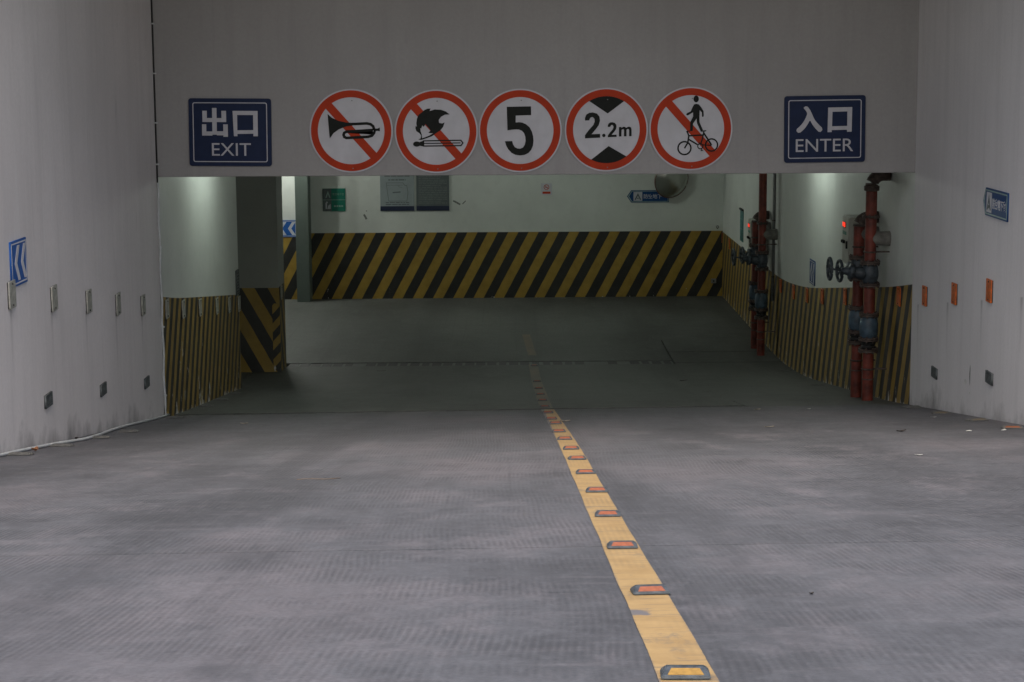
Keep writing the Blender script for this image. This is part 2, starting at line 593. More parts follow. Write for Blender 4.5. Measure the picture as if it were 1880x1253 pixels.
def _curve_into(bm, cu, front, thick):
    ob = bpy.data.objects.new('tmp', cu)
    me = bpy.data.meshes.new_from_object(ob)
    me.transform(Matrix(((1, 0, 0, 0), (0, 0, -1, -front + thick / 2), (0, 1, 0, 0), (0, 0, 0, 1))))
    bm.from_mesh(me)
    bpy.data.meshes.remove(me)
    bpy.data.objects.remove(ob)
    bpy.data.curves.remove(cu)


def flat(name, shapes, mat, parent, front, thick=.002):
    """shapes: list of loop groups; each following group lies a hair prouder"""
    bm = bmesh.new()
    for i, loops in enumerate(shapes):
        outline_bm(bm, loops, front + i * .0003, thick + i * .0003)
    return from_bm(name, bm, mat, parent)


def text(name, body, size, cx, cz, mat, parent, front, thick=.002, bold=0.0, width=None, height=None, sx=1.0):
    cu = bpy.data.curves.new('tmp', 'FONT')
    cu.body = body; cu.size = size; cu.extrude = thick / 2; cu.offset = bold
    cu.align_x = 'CENTER'; cu.align_y = 'CENTER'
    bm = bmesh.new(); _curve_into(bm, cu, front, thick)
    if bm.verts:
        xs = [v.co.x for v in bm.verts]; zs = [v.co.z for v in bm.verts]
        kx = width / (max(xs) - min(xs)) if width else sx
        kz = height / (max(zs) - min(zs)) if height else 1.0
        mx, mz = (max(xs) + min(xs)) / 2, (max(zs) + min(zs)) / 2
        for v in bm.verts:
            v.co.x = (v.co.x - mx) * kx + cx; v.co.z = (v.co.z - mz) * kz + cz
    return from_bm(name, bm, mat, parent)


def rect(x0, z0, x1, z1): return [(x0, z0), (x1, z0), (x1, z1), (x0, z1)]


def rrect(x0, z0, x1, z1, r, n=5):
    out = []
    for cx, cz, a0 in ((x1 - r, z1 - r, 0), (x0 + r, z1 - r, 90), (x0 + r, z0 + r, 180), (x1 - r, z0 + r, 270)):
        for k in range(n + 1):
            a = math.radians(a0 + 90 * k / n)
            out.append((cx + r * math.cos(a), cz + r * math.sin(a)))
    return out


def circ(cx, cz, r, n=40, rz=None):
    return [(cx + r * math.cos(2 * math.pi * k / n), cz + (rz or r) * math.sin(2 * math.pi * k / n)) for k in range(n)]


def stroke(pts, w, closed=False):
    """outline of a polyline of width w"""
    P = [Vector(p) for p in pts]
    n = len(P); Lf, Rt = [], []
    for i in range(n):
        a = P[i - 1] if (i or closed) else P[i]
        b = P[(i + 1) % n] if (i < n - 1 or closed) else P[i]
        d1 = (P[i] - a); d2 = (b - P[i])
        d = (d1.normalized() if d1.length else Vector((0, 0))) + (d2.normalized() if d2.length else Vector((0, 0)))
        d = d.normalized()
        nn = Vector((-d.y, d.x))
        k = 1.0
        if d1.length and d2.length:
            k = 1 / max(.5, abs(d.dot(d1.normalized())))
        Lf.append(tuple(P[i] + nn * (w / 2 * k))); Rt.append(tuple(P[i] - nn * (w / 2 * k)))
    if closed: return [Lf, Rt]
    return [Lf + Rt[::-1]]


ORD = ['first', 'second', 'third', 'fourth', 'fifth', 'sixth', 'seventh', 'eighth', 'ninth', 'tenth', 'eleventh',
       'twelfth', 'thirteenth', 'fourteenth', 'fifteenth', 'sixteenth', 'seventeenth', 'eighteenth', 'nineteenth', 'twentieth']


def copy_tree(o, parent=None):
    c = o.copy()
    COL.objects.link(c)
    c.parent = parent
    for ch in list(o.children): copy_tree(ch, c)
    return c


# ------------------------------------------------------------------ setting: floors
def slab(name, x0, x1, y0, y1, mat, parent, dz=0.0, nx=8, step=.25, thick=.06):
    ny = max(1, int((y1 - y0) / step))
    vs, fs = [], []
    for j in range(ny + 1):
        y = y0 + (y1 - y0) * j / ny
        for i in range(nx + 1):
            x = x0 + (x1 - x0) * i / nx
            vs.append((x, y, fz(x, y) + dz))
    for j in range(ny):
        for i in range(nx):
            a = j * (nx + 1) + i
            fs.append((a, a + 1, a + nx + 2, a + nx + 1))
    # skirt
    edge = [i for i in range(nx + 1)] + [j * (nx + 1) + nx for j in range(1, ny + 1)] + \
           [ny * (nx + 1) + i for i in range(nx - 1, -1, -1)] + [j * (nx + 1) for j in range(ny - 1, 0, -1)]
    base = len(vs)
    for e in edge: vs.append((vs[e][0], vs[e][1], vs[e][2] - thick))
    n = len(edge)
    for k in range(n):
        k2 = (k + 1) % n
        fs.append((edge[k], base + k, base + k2, edge[k2]))
    return mesh(name, vs, fs, mat, parent, smooth=False)


D1A, D1B = 17.86, 18.16           # drain just inside the header
D2A, D2B = 25.9, 26.3           # drain at the foot of the ramp
XJ = 2.24                         # joint at the right ends of the drains
ramp = tag(empty('ramp', (0, 0, 0)), kind='structure')
sub = slab('joint_bed', XL - .25, XR + .3, -1.6, 17.9, MT['sub'], ramp, dz=-.05, nx=2, step=.5)
slab('slab', XL - .25, XR + .3, -1.5, 6.31, MT['ramp'], ramp, thick=.04)
slab('slab', XL - .25, XR + .3, 6.32, 17.8, MT['ramp'], ramp, thick=.04)
garage = tag(empty('garage_floor', (0, 0, 0)), kind='structure')
slab('joint_bed', -9.4, XR + .3, 17.9, YB + .2, MT['sub'], garage, dz=-.05, nx=2, step=.5)
slab('slab', XL - .2, XJ - .006, D1B, 19.05, MT['gfloor'], garage, thick=.04)
slab('slab', XL - .2, XR + .3, 19.05, D2A, MT['gfloor'], garage, thick=.04)
slab('slab', XL - .2, XJ - .006, 17.81, D1A, MT['gfloor'], garage, thick=.04)
slab('slab', XJ + .008, XR + .3, 17.81, 19.035, MT['gfloor'], garage, thick=.04, nx=4)
slab('slab', XJ + .012, XR + .3, D2A, D2A + .12, MT['gfloor'], garage, thick=.04, nx=4)
slab('slab', XJ + .012, XR + .3, D2A + .15, 27.14, MT['gfloor'], garage, thick=.04, nx=4)
slab('slab', XJ + .012, XR + .3, 27.165, 28.3, MT['gfloor'], garage, thick=.04, nx=4)
slab('slab', XL - .2, XJ - .006, D2B, 28.3, MT['gfloor'], garage, thick=.04)
slab('slab', -9.4, XL - .21, 22.5, 28.3, MT['gfloor'], garage, thick=.04)
slab('slab', -9.4, XR + .3, 28.3, YB + .2, MT['gfloor'], garage, thick=.04)
z_st = fz(0, -1.2)
street = tag(box('street', (-80, -80, z_st - .5), (80, -1.5, z_st - .004), MT['street']), kind='structure')
for k, (a, b) in enumerate(((-80, XL - .33), (XR + .33, 80))):
    tag(box('ground_terrain', (a, -1.5, z_st - .5), (b, YH - .02, z_st - .006), MT['street']), kind='structure')

# drains: rows of single iron gratings in a concrete channel
def drain(label, y0, y1, x0, x1, n):
    d = tag(empty('drain_channel', (0, (y0 + y1) / 2, fz(0, (y0 + y1) / 2))), label, 'drain')
    base = Vector(d.location)
    w = (x1 - x0) / n
    rnd = random.Random(int(y0 * 10))
    for k in range(n):
        g = .026 if rnd.random() < .68 else .055
        xa, xb = x0 + k * w + g / 2, x0 + (k + 1) * w - g / 2
        dz = -.006 + rnd.uniform(-.004, .003)
        c = [(xa, y0 + .012), (xb, y0 + .012), (xb, y1 - .012), (xa, y1 - .012)]
        top = [Vector((x, y, fz(x, y) + dz)) - base for x, y in c]
        bot = [p - Vector((0, 0, .03)) for p in top]
        mesh('grating', top + bot, [(0, 1, 2, 3), (0, 4, 5, 1), (1, 5, 6, 2), (2, 6, 7, 3), (3, 7, 4, 0)], MT['grate'], d)
    top = [Vector((x, y, fz(x, y) - .009)) - base for x, y in ((x0, y0), (x1, y0), (x1, y1), (x0, y1))]
    bot = [p - Vector((0, 0, .05)) for p in top]
    mesh('channel', top + bot, [(0, 1, 2, 3), (0, 4, 5, 1), (1, 5, 6, 2), (2, 6, 7, 3), (3, 7, 4, 0)], MT['gravelgrey'], d)
    return d


drain('iron floor drain across the ramp right under the entrance header', D1A, D1B, XL + .02, XJ - .01, 36)
drain('iron floor drain across the garage floor beside the striped column foot', D2A, D2B, -3.1, XJ - .01, 35)


# ------------------------------------------------------------------ walls
def wall_panel(name, pts, zlo, zhi, mat, parent=None, step=.5, back=.28, side=1):
    """vertical wall along a line of (x,y) points, UV: u along, v height above the floor; side=+1 face to the left of travel"""
    P = [Vector((*p, 0)) for p in pts]
    fine = []
    for a, b in zip(P, P[1:]):
        n = max(1, int((b - a).length / step))
        for k in range(n): fine.append(a.lerp(b, k / n))
    fine.append(P[-1])
    vs, fs, uv = [], [], []
    u = 0.0
    for i, p in enumerate(fine):
        if i: u += (p - fine[i - 1]).length
        d = (fine[min(i + 1, len(fine) - 1)] - fine[max(0, i - 1)]).normalized()
        nrm = Vector((-d.y, d.x, 0)) * side
        q = p - nrm * back
        lo, hi = zlo(p), zhi(p)
        f = fz(p.x, p.y)
        for w, z in ((p, lo), (p, hi), (q, hi), (q, lo)):
            vs.append((w.x, w.y, z)); uv.append((u, z - f))
    for i in range(len(fine) - 1):
        a, b = 4 * i, 4 * i + 4
        for k in range(4):
            k2 = (k + 1) % 4
            fs.append((a + k, b + k, b + k2, a + k2) if side < 0 else (a + k, a + k2, b + k2, b + k))
    fs.append((0, 1, 2, 3)); e = 4 * (len(fine) - 1); fs.append((e + 3, e + 2, e + 1, e))
    o = mesh(name, vs, fs, mat, parent, uv)
    bm = bmesh.new(); bm.from_mesh(o.data); bmesh.ops.recalc_face_normals(bm, faces=bm.faces); bm.to_mesh(o.data); bm.free()
    return o


WTOP = 4.85                       # open part of the ramp; unseen tops near the header raised to add shade
wtop = lambda p: WTOP if p.y < (14.8 if p.x < 0 else 14.2) else 7.1
flo = lambda p: fz(p.x, p.y) - .08
ftop = lambda p: fz(p.x, p.y) + BAND
lw = tag(wall_panel('ramp_wall', [(XL, -1.5), (XL, YH)], flo, wtop, MT['plaster'], side=-1, back=.3),
         'tall grey plaster ramp wall with white reflector plates and cable at its foot', 'wall')
rw = tag(wall_panel('ramp_wall', [(XR, -1.5), (XR, YH)], flo, wtop, MT['plaster_r'], side=1, back=.3),
         'tall grey plaster ramp wall with three orange reflector plates', 'wall')

CEIL = 3.42
gl = tag(empty('garage_side_wall', (XL, 20, 0)), 'white painted garage wall with hazard band and white reflectors behind the header', 'wall')
def place(o, root):               # parent while keeping the world position (roots are unrotated)
    o.parent = root
    o.location = Vector(o.location) - Vector(root.location)
    return o
place(wall_panel('wall_paint', [(XL - .004, YH + .003), (XL - .004, 22.75)], lambda p: fz(p.x, p.y) + BAND - .05, lambda p: CEIL + .02, MT['white_paint'], side=-1, back=.5), gl)
place(wall_panel('striped_band', [(XL - .001, YH + .003), (XL - .001, 22.752)], flo, ftop, MT['stripe_l'], side=-1, back=.4), gl)

gr = tag(empty('garage_side_wall', (XR, 25, 0)), 'long white garage wall with hazard band behind the red pipes', 'wall')
place(wall_panel('wall_paint', [(XR + .004, YB + .2), (XR + .004, YH + .003)], lambda p: fz(p.x, p.y) + BAND - .05, lambda p: CEIL + .02, MT['white_paint'], side=-1, back=.4), gr)
place(wall_panel('striped_band', [(XR + .001, YB + .2), (XR + .001, YH + .003)], flo, ftop, MT['stripe_r'], side=-1, back=.3), gr)

gb = tag(empty('garage_end_wall', (0, YB, 0)), 'wide pale green garage end wall with broad black and yellow diagonal band', 'wall')
place(wall_panel('wall_paint', [(-9.4, YB + .004), (XR + .3, YB + .004)], lambda p: 1.1, lambda p: CEIL + .02, MT['white_paint'], side=-1, back=.3), gb)
place(wall_panel('striped_band', [(-9.4, YB), (XR - .002, YB)], lambda p: -.08, lambda p: 1.175, MT['stripe_b'], side=-1, back=.29), gb)

# closing walls of the side passage and the solid block behind the left wall
tag(box('passage_wall', (-9.7, 22.5, -.1), (-9.4, YB + .2, CEIL), MT['white_paint']), 'pale end wall of the side passage left of the striped column', 'wall')
tag(box('passage_wall', (-9.4, 22.2, -.1), (XL - .45, 22.7, CEIL), MT['white_paint']), 'pale wall of the side passage turning left behind the near garage wall', 'wall')
tag(box('ceiling', (-9.7, YH + .3, CEIL), (XR + .35, YB + .3, CEIL + .2), MT['ceil']), kind='structure')

# header
HB = 3.145
hd = tag(empty('entrance_header', ((XL + XR) / 2, YH, HB)), 'grey plaster header wall over the garage entrance carrying the round signs', 'wall')
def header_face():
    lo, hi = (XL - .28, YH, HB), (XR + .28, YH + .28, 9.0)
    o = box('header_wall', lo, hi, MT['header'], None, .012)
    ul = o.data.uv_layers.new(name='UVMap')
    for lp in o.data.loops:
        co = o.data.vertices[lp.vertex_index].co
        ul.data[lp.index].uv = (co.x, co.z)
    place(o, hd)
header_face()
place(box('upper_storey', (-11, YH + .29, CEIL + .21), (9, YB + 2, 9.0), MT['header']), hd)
place(box('shade_slab', (XL - .3, 10.6, 7.11), (XR + .3, YH + .1, 7.4), MT['header'], None, .02), hd)  # unseen slab added over the lower ramp to shade header and entrance floor

# column with hazard band and a corner guard strip
cx0, cx1, cy0, cy1 = -3.8, -3.115, 25.3, 25.95
co = tag(empty('column', ((cx0 + cx1) / 2, cy0, fz(-3.4, cy0))), 'dark square column with wide hazard stripes beside the floor drain', 'column')
place(box('shaft', (cx0, cy0, .9), (cx1, cy1, CEIL), MT['dim_paint'], None, .008), co)
def col_band():
    zf, zt = fz(-3.4, cy0) - .05, fz(-3.4, cy0) + 1.14
    e = .003
    P = [(cx0 - e, cy1), (cx0 - e, cy0 - e), (cx1 + e, cy0 - e), (cx1 + e, cy1)]
    vs, uv, u = [], [], 0
    for i, p in enumerate(P):
        if i: u += math.dist(p, P[i - 1])
        vs += [(p[0], p[1], zf), (p[0], p[1], zt)]
        uv += [(u, 0), (u, zt - zf)]
    fs = [(2 * i, 2 * i + 2, 2 * i + 3, 2 * i + 1) for i in range(3)] + [(1, 3, 5, 7)]
    place(mesh('striped_band', vs, fs, MT['stripe_c'], None, uv), co)
    g0 = .09
    pts = [(cx1 - g0, cy0 - .011), (cx1 + .011, cy0 - .011), (cx1 + .011, cy0 + g0), (cx1 + .0035, cy0 + g0), (cx1 + .0035, cy0 - .0035), (cx1 - g0, cy0 - .0035)]
    z0, z1 = zf + .1, zf + .98
    vs = [(x, y, z0) for x, y in pts] + [(x, y, z1) for x, y in pts]
    uv = [(.1 * i, 0) for i in range(6)] + [(.1 * i, .88) for i in range(6)]
    n = 6
    fs = [(i, (i + 1) % n, n + (i + 1) % n, n + i) for i in range(n)] + [(5, 4, 3, 2, 1, 0), (6, 7, 8, 9, 10, 11)]
    place(mesh('corner_guard', vs, fs, MT['stripe_g'], None, uv), co)
col_band()
pier = tag(box('pier', (-3.765, 33.2, -.05), (-3.535, YB + .05, CEIL), MT['pier'], None, .01), 'narrow green grey pier standing against the garage end wall', 'column')

# ------------------------------------------------------------------ big header signs
def unit(c, R):
    return lambda *pts: [((x - c[0]) / R, (c[1] - y) / R) for x, y in pts]


def sc(loops, k): return [[(x * k, z * k) for x, z in lp] for lp in loops]


def smoothloop(lp, it=1):
    for _ in range(it):
        out = []
        n = len(lp)
        for i in range(n):
            a, b = lp[i], lp[(i + 1) % n]
            out += [(a[0] * .75 + b[0] * .25, a[1] * .75 + b[1] * .25), (a[0] * .25 + b[0] * .75, a[1] * .25 + b[1] * .75)]
        lp = out
    return lp


def clip_arc(r, a0, a1, n=14):
    return [(r * math.cos(math.radians(a0 + (a1 - a0) * k / n)), r * math.sin(math.radians(a0 + (a1 - a0) * k / n))) for k in range(n + 1)]


def round_sign(px, py, R, label, slash, rot=0.0):
    p = at(px, py, YH)
    s = tag(empty('round_sign', p), label, 'sign', 'round signs on the header')
    s.rotation_euler = (0, rot, 0)
    flat('plate', [[circ(0, 0, R, 96)]], MT['signwhite'], s, .018, .017)
    flat('red_ring', [[circ(0, 0, .965 * R, 96), circ(0, 0, .80 * R, 96)]], MT['red'], s, .0205, .002)
    if slash:
        a = math.radians(-48.5)
        h = .098 * R; rr = .815 * R
        q = math.sqrt(rr * rr - h * h)
        c, sn = math.cos(a), math.sin(a)
        lp = [(x * c - z * sn, x * sn + z * c) for x, z in ((-q, -h), (q, -h), (q, h), (-q, h))]
        flat('red_slash', [[lp]], MT['red'], s, .0195, .001)
    for bz in (.72, -.9):
        lathe('bolt', [(.004, 0), (.006, -.003), (.003, -.006)], MT['conduit'], s, 8, 'y', (.03 * R, -.018, bz * R))
    return s


RS = .383
s1 = round_sign(645, 240.5, RS, 'round no horn sign with black bugle and red slash', True)
U = unit((1388, 387), 325)
bell = U((1207, 255), (1240, 285), (1290, 308), (1350, 322), (1405, 325), (1405, 345), (1350, 352), (1290, 376), (1250, 405), (1220, 445), (1213, 350))
top = U((1380, 335), (1440, 333), (1510, 330), (1540, 336), (1560, 352), (1570, 380), (1566, 405), (1550, 425), (1520, 434), (1350, 442), (1334, 434), (1328, 418), (1334, 402), (1352, 393), (1580, 381))
mouth = U((1570, 372), (1595, 370), (1612, 362), (1612, 392), (1595, 388), (1572, 390))
flat('pictogram', [sc([bell], RS), sc(stroke(top, 21 / 325), RS), sc([mouth], RS)], MT['black'], s1, .0222)
s2 = round_sign(801, 241.5, RS, 'round no open flame sign with black burning match', True)
U = unit((441, 503), 413)
fo = U((262, 582), (285, 572), (292, 545), (275, 520), (245, 500), (235, 472), (238, 446), (249, 456), (245, 420), (252, 375), (268, 338), (300, 315),
       (330, 290), (358, 279), (388, 277), (378, 302), (430, 287), (490, 290), (540, 308), (577, 337), (530, 338), (490, 360), (468, 390), (470, 420), (500, 425),
       (526, 415), (510, 460), (480, 495), (440, 520), (400, 550), (340, 572), (290, 587))
fi = U((284, 470), (294, 474), (303, 442), (318, 458), (336, 430), (352, 452), (376, 478), (385, 496), (362, 516), (388, 521), (412, 520), (370, 545), (330, 560), (299, 570), (297, 532), (286, 500))
head = [((247 + 37 * math.cos(2 * math.pi * k / 24) - 441) / 413, (503 - 627 - 26 * math.sin(2 * math.pi * k / 24)) / 413) for k in range(24)]
stick = stroke(U((315, 596), (685, 592), (705, 618), (685, 645), (315, 647)), 12 / 413, True)
flat('pictogram', [sc([fo, fi], RS), sc([head], RS), sc([U((268, 610), (318, 592), (318, 652), (268, 642))], RS),
                   sc(stick, RS), sc(stroke(U((320, 621), (680, 618)), 10 / 413), RS)], MT['black'], s2, .0222)
s3 = round_sign(955, 240, RS, 'round speed limit sign with a black 5', False)
U = unit((1302, 500), 413)
five = U((1170, 265), (1410, 262), (1412, 348), (1258, 352), (1258, 420), (1290, 417), (1325, 422), (1360, 437), (1395, 468), (1418, 510), (1430, 555), (1434, 600),
         (1428, 650), (1410, 692), (1382, 722), (1345, 740), (1300, 746), (1255, 740), (1215, 720), (1182, 685), (1162, 645), (1150, 604),
         (1222, 602), (1230, 635), (1248, 663), (1275, 677), (1300, 679), (1328, 668), (1347, 640), (1355, 600), (1352, 560), (1340, 525), (1318, 502),
         (1290, 490), (1260, 488), (1220, 491), (1176, 497))
flat('numeral', [sc([five], RS)], MT['black'], s3, .0222)
s4 = round_sign(1113, 238.5, RS, 'round height limit sign reading 2.2m between two black wedges', False)
U = unit((515, 487), 413)
two = U((303, 395), (303, 370), (316, 337), (345, 319), (380, 315), (422, 327), (447, 358), (452, 398), (440, 440), (410, 482), (368, 530), (453, 527), (454, 565), (303, 571),
        (303, 540), (340, 490), (385, 440), (399, 408), (398, 380), (380, 361), (362, 363), (350, 378), (346, 394))
two_s = [((x * .58) + U((573, 487))[0][0] - (U((378, 443))[0][0]) * .58, z * .58 + U((573, 487))[0][1] - U((378, 443))[0][1] * .58) for x, z in two]
dot = [(x + U((490, 543))[0][0], z + U((490, 543))[0][1]) for x, z in circ(0, 0, 17 / 413, 20)]
mm = [U((640, 462), (665, 460), (665, 554), (640, 555)), U((690, 485), (715, 485), (715, 553), (690, 553)), U((741, 485), (765, 485), (765, 552), (741, 552)),
      U((665, 470), (680, 459), (700, 459), (712, 470), (722, 462), (742, 457), (760, 466), (765, 486), (741, 490), (735, 481), (722, 482), (715, 490), (690, 490), (684, 482), (672, 484), (665, 492))]
w1 = clip_arc(.80, 121, 58) + U((528, 327))
w2 = clip_arc(.80, 243, 307) + U((538, 648))
flat('numeral', [sc([two], RS), sc([dot], RS), sc([two_s], RS)] + [sc([x], RS) for x in mm], MT['black'], s4, .0222)
flat('wedge', [sc([w1], RS)], MT['black'], s4, .0222)
flat('wedge', [sc([w2], RS)], MT['black'], s4, .0222)
s5 = round_sign(1268, 236.5, RS, 'round sign with red slash under a walking figure and bicycle', True)
U = unit((615, 602), 517)
hd5 = [((678 + 33 * math.cos(2 * math.pi * k / 24) - 615) / 517, (602 - 236 - 42 * math.sin(2 * math.pi * k / 24)) / 517) for k in range(24)]
body = U((680, 296), (712, 304), (740, 338), (770, 385), (774, 440), (768, 458), (752, 456), (750, 402), (722, 374), (720, 460), (722, 525), (766, 620), (738, 638), (690, 535),
         (684, 478), (642, 540), (638, 630), (606, 632), (606, 522), (642, 452), (640, 400), (575, 440), (556, 432), (562, 412), (612, 388), (632, 340), (652, 304))
def W(c, r, w): return [[((x - 615) / 517, (602 - z) / 517) for x, z in circ(c[0], c[1], rr, 36)] for rr in (r + w / 2, r - w / 2)]
bike = [W((537, 842), 80, 19), W((873, 805), 75, 18), W((734, 820), 32, 13)]
for ln, w in (([(537, 845), (578, 775), (590, 690), (575, 650), (562, 632)], 19), ([(562, 636), (606, 630)], 10), ([(595, 690), (775, 680)], 18), ([(590, 735), (700, 800)], 19),
              ([(734, 800), (752, 750), (775, 655)], 16), ([(775, 655), (873, 805)], 19), ([(745, 800), (873, 812)], 12), ([(740, 634), (806, 628)], 13), ([(770, 660), (780, 630)], 12),
              ([(720, 770), (728, 800)], 10), ([(745, 845), (752, 872)], 10), ([(738, 875), (770, 868)], 10)):
    bike.append(stroke(U(*ln), w / 517))
flat('pictogram', [sc([hd5], RS), sc([body], RS)], MT['black'], s5, .0222)
flat('bicycle_pictogram', [sc(x, RS) for x in bike], MT['black'], s5, .0229)


def word_sign(x0, y0, x1, y1, label, rot):
    p = at((x0 + x1) / 2, (y0 + y1) / 2, YH)
    k = (at(x1, y0, YH) - at(x0, y0, YH)).x / (x1 - x0)
    s = tag(empty('lane_sign', p), label, 'sign', 'blue lane signs on the header')
    s.rotation_euler = (0, rot, 0)
    w, h = k * (x1 - x0) / 2 - .006, k * (y1 - y0) / 2 - .004
    flat('plate', [[rrect(-w, -h, w, h, .025)]], MT['blue'], s, .016, .015)
    i, t = .037, .008
    flat('border_line', [[rrect(-w + i, -h + i, w - i, h - i, .02), rrect(-w + i + t, -h + i + t, w - i - t, h - i - t, .013)]], MT['lettergrey'], s, .0175, .002)
    return s, w, h


e1, w, h = word_sign(346, 180.5, 500, 306, 'blue EXIT lane sign with white Chinese characters', math.radians(.6))
def Z(*pts): return [((x - 442) / 660 * 2 * w, (398 - y) / 530 * 2 * h) for x, y in pts]
def ZR(x0, y0, x1, y1): return [Z((x0, y0), (x1, y0), (x1, y1), (x0, y1))]
flat('character', [ZR(300, 208, 336, 432 - 15), ZR(222, 230, 258, 318), ZR(258, 287, 300, 318), ZR(336, 287, 375, 318), ZR(375, 230, 412, 318),
                   ZR(218, 336, 252, 424), ZR(252, 392, 300, 424), ZR(336, 390, 388, 422), ZR(388, 336, 424, 433)], MT['lettergrey'], e1, .0185)
flat('character', [[Z((464, 230), (664, 230), (664, 428), (628, 428), (628, 408), (500, 410), (500, 428), (472, 428)), Z((500, 262), (628, 262), (628, 380), (500, 382))]], MT['lettergrey'], e1, .0185)
text('lettering', 'EXIT', .1, 8 / 660 * 2 * w, -(532 - 398) / 530 * 2 * h, MT['lettergrey'], e1, .0185, width=312 / 660 * 2 * w, height=98 / 530 * 2 * h)
e2, w, h = word_sign(1438, 175.5, 1589.5, 299, 'blue ENTER lane sign with white Chinese characters', math.radians(-.5))
def Z(*pts): return [((x - 632) / 1015 * 2 * w, (518 - y) / 840 * 2 * h) for x, y in pts]
flat('character', [[smoothloop(Z((358, 245), (402, 222), (440, 262), (470, 325), (500, 395), (545, 450), (612, 515), (570, 566), (505, 500), (470, 450), (446, 400), (420, 450), (380, 510), (308, 572), (266, 526), (330, 470),
                                 (375, 410), (402, 350), (412, 318), (392, 280)), 1)]], MT['lettergrey'], e2, .0185)
flat('character', [[Z((672, 248), (972, 246), (968, 556), (912, 556), (908, 530), (718, 532), (718, 557), (666, 558)), Z((726, 302), (912, 300), (912, 482), (722, 484))]], MT['lettergrey'], e2, .0185)
text('lettering', 'ENTER', .1, -2 / 1015 * 2 * w, -(722 - 518) / 840 * 2 * h, MT['lettergrey'], e2, .0185, width=720 / 1015 * 2 * w, height=160 / 840 * 2 * h)

# ------------------------------------------------------------------ chevron and arrow signs
def chevron_sign(loc, rz, label, mat):
    s = tag(empty('chevron_sign', loc, rz), label, 'sign', 'blue chevron signs')
    w, h = .2, .15
    flat('plate', [[rect(-w, -h, w, h)]], mat, s, .012, .011)
    flat('border_line', [[rect(-w + .014, -h + .014, w - .014, h - .014), rect(-w + .023, -h + .023, w - .023, h - .023)]], MT['signwhite'], s, .0135)
    for x in (-.115, .045):
        flat('chevron', [[[(x + .075, .115), (x + .135, .115), (x + .06, 0), (x + .135, -.115), (x + .075, -.115), (x, 0)]]], MT['signwhite'], s, .0135)
    return s


def wall_rot(side): return math.pi / 2 if side < 0 else -math.pi / 2


p = onx(32, 482, XL); chevron_sign(p, wall_rot(-1), 'blue sign with two white chevrons above the nearest white reflector on ramp wall', MT['bluebr'])
p = onx(1492.5, 500, XR + .004); chevron_sign(p, wall_rot(1), 'narrow looking blue chevron sign on white wall left of the near red pipes', MT['blue2'])
p = at(524, 420, YB + .004); chevron_sign(p, 0, 'bright blue chevron sign half hidden behind the striped column', MT['bluebr'])


def arrow_sign(loc, rz, label, L=.74):
    s = tag(empty('arrow_sign', loc, rz), label, 'sign', 'blue arrow signs')
    h = .108; x0, x1 = -L / 2, L / 2
    tip = x0 + .0
    flat('plate', [[[(tip, 0), (tip + .075, -h), (x1, -h), (x1, h), (tip + .075, h)]]], MT['blue2'], s, .012, .011)
    i, t = .012, .01
    flat('border_line', [[[(tip + .018, 0), (tip + .082, -h + i), (x1 - i, -h + i), (x1 - i, h - i), (tip + .082, h - i)],
                          [(tip + .036, 0), (tip + .09, -h + i + t), (x1 - i - t, -h + i + t), (x1 - i - t, h - i - t), (tip + .09, h - i - t)]]], MT['greentext'], s, .0135)
    a = x0 + .115
    flat('emblem_panel', [[rect(a, -.078, a + .155, .078)]], MT['lettergrey'], s, .0137)
    c = a + .0775
    flat('emblem', [[[(c - .06, -.06), (c, .06), (c + .06, -.06), (c + .035, -.06), (c, .012), (c - .035, -.06)]], [circ(c, -.035, .013, 14)]], MT['ink'], s, .0157)
    text('lettering', '防空地下室', .09, a + .175 + .205, 0, MT['lettergrey'], s, .0137, width=.40, height=.082, bold=.0012)
    return s


p = onx(1829.5, 375, XR); arrow_sign(p, wall_rot(1), 'blue arrow sign with Chinese lettering on the grey ramp wall above orange reflectors')
p = at(1151, 361, YB + .004) + Vector((.37, 0, 0)); arrow_sign(p, 0, 'blue arrow sign half covered by the round mirror on the end wall')

# ------------------------------------------------------------------ reflectors on the walls
def reflector_plate(mat, label, loc, side, group, tilt=0.0):
    s = tag(empty('wall_reflector', loc, wall_rot(side)), label, 'reflector', group)
    s.rotation_euler = (0, tilt, wall_rot(side))
    w, h = .078, .09
    flat('backing', [[rect(-w + .004, -h + .002, w + .003, h - .004)]], MT['darkback'], s, .008, .007)
    flat('plate', [[rrect(-w, -h, w, h, .006)]], mat, s, .017, .009)
    for z in (.07, -.07):
        lathe('screw', [(.007, 0), (.007, -.004), (.003, -.006)], MT['darkback'], s, 8, 'y', (0, -.017, z))
    return s


for k, q in enumerate(((19, 541), (97, 548), (161, 553.5), (215, 558.5), (261, 560.5))):
    reflector_plate(MT['alu'], ['white wall reflector right under the blue chevron sign', 'second white wall reflector from the chevron sign on ramp wall', 'middle of the five white reflectors on the grey ramp wall',
                                'fourth white wall reflector from the chevron sign on ramp wall', 'white ramp wall reflector nearest the entrance corner cable'][k],
                    onx(*q, XL), -1, 'white wall reflectors', random.uniform(-.05, .05))
for k, px in enumerate((305, 335, 366, 397, 420)):
    y = onx(px, 562, XL).y
    reflector_plate(MT['alu'], '%s white reflector from the entrance on the striped band inside left' % ORD[k], (XL - .001, y, fz(XL, y) + BAND - .11), -1, 'white wall reflectors', random.uniform(-.03, .03))
reflector_plate(MT['alu'], 'white reflector at the far end of the striped wall beside the column', (XL - .001, 22.66, fz(XL, 22.66) + BAND - .11), -1, 'white wall reflectors')
s = reflector_plate(MT['alu'], 'white reflector on the corner of the dark striped column', (cx1 + .012, cy0 + .12, fz(-3.2, cy0) + 1.06), -1, 'white wall reflectors')
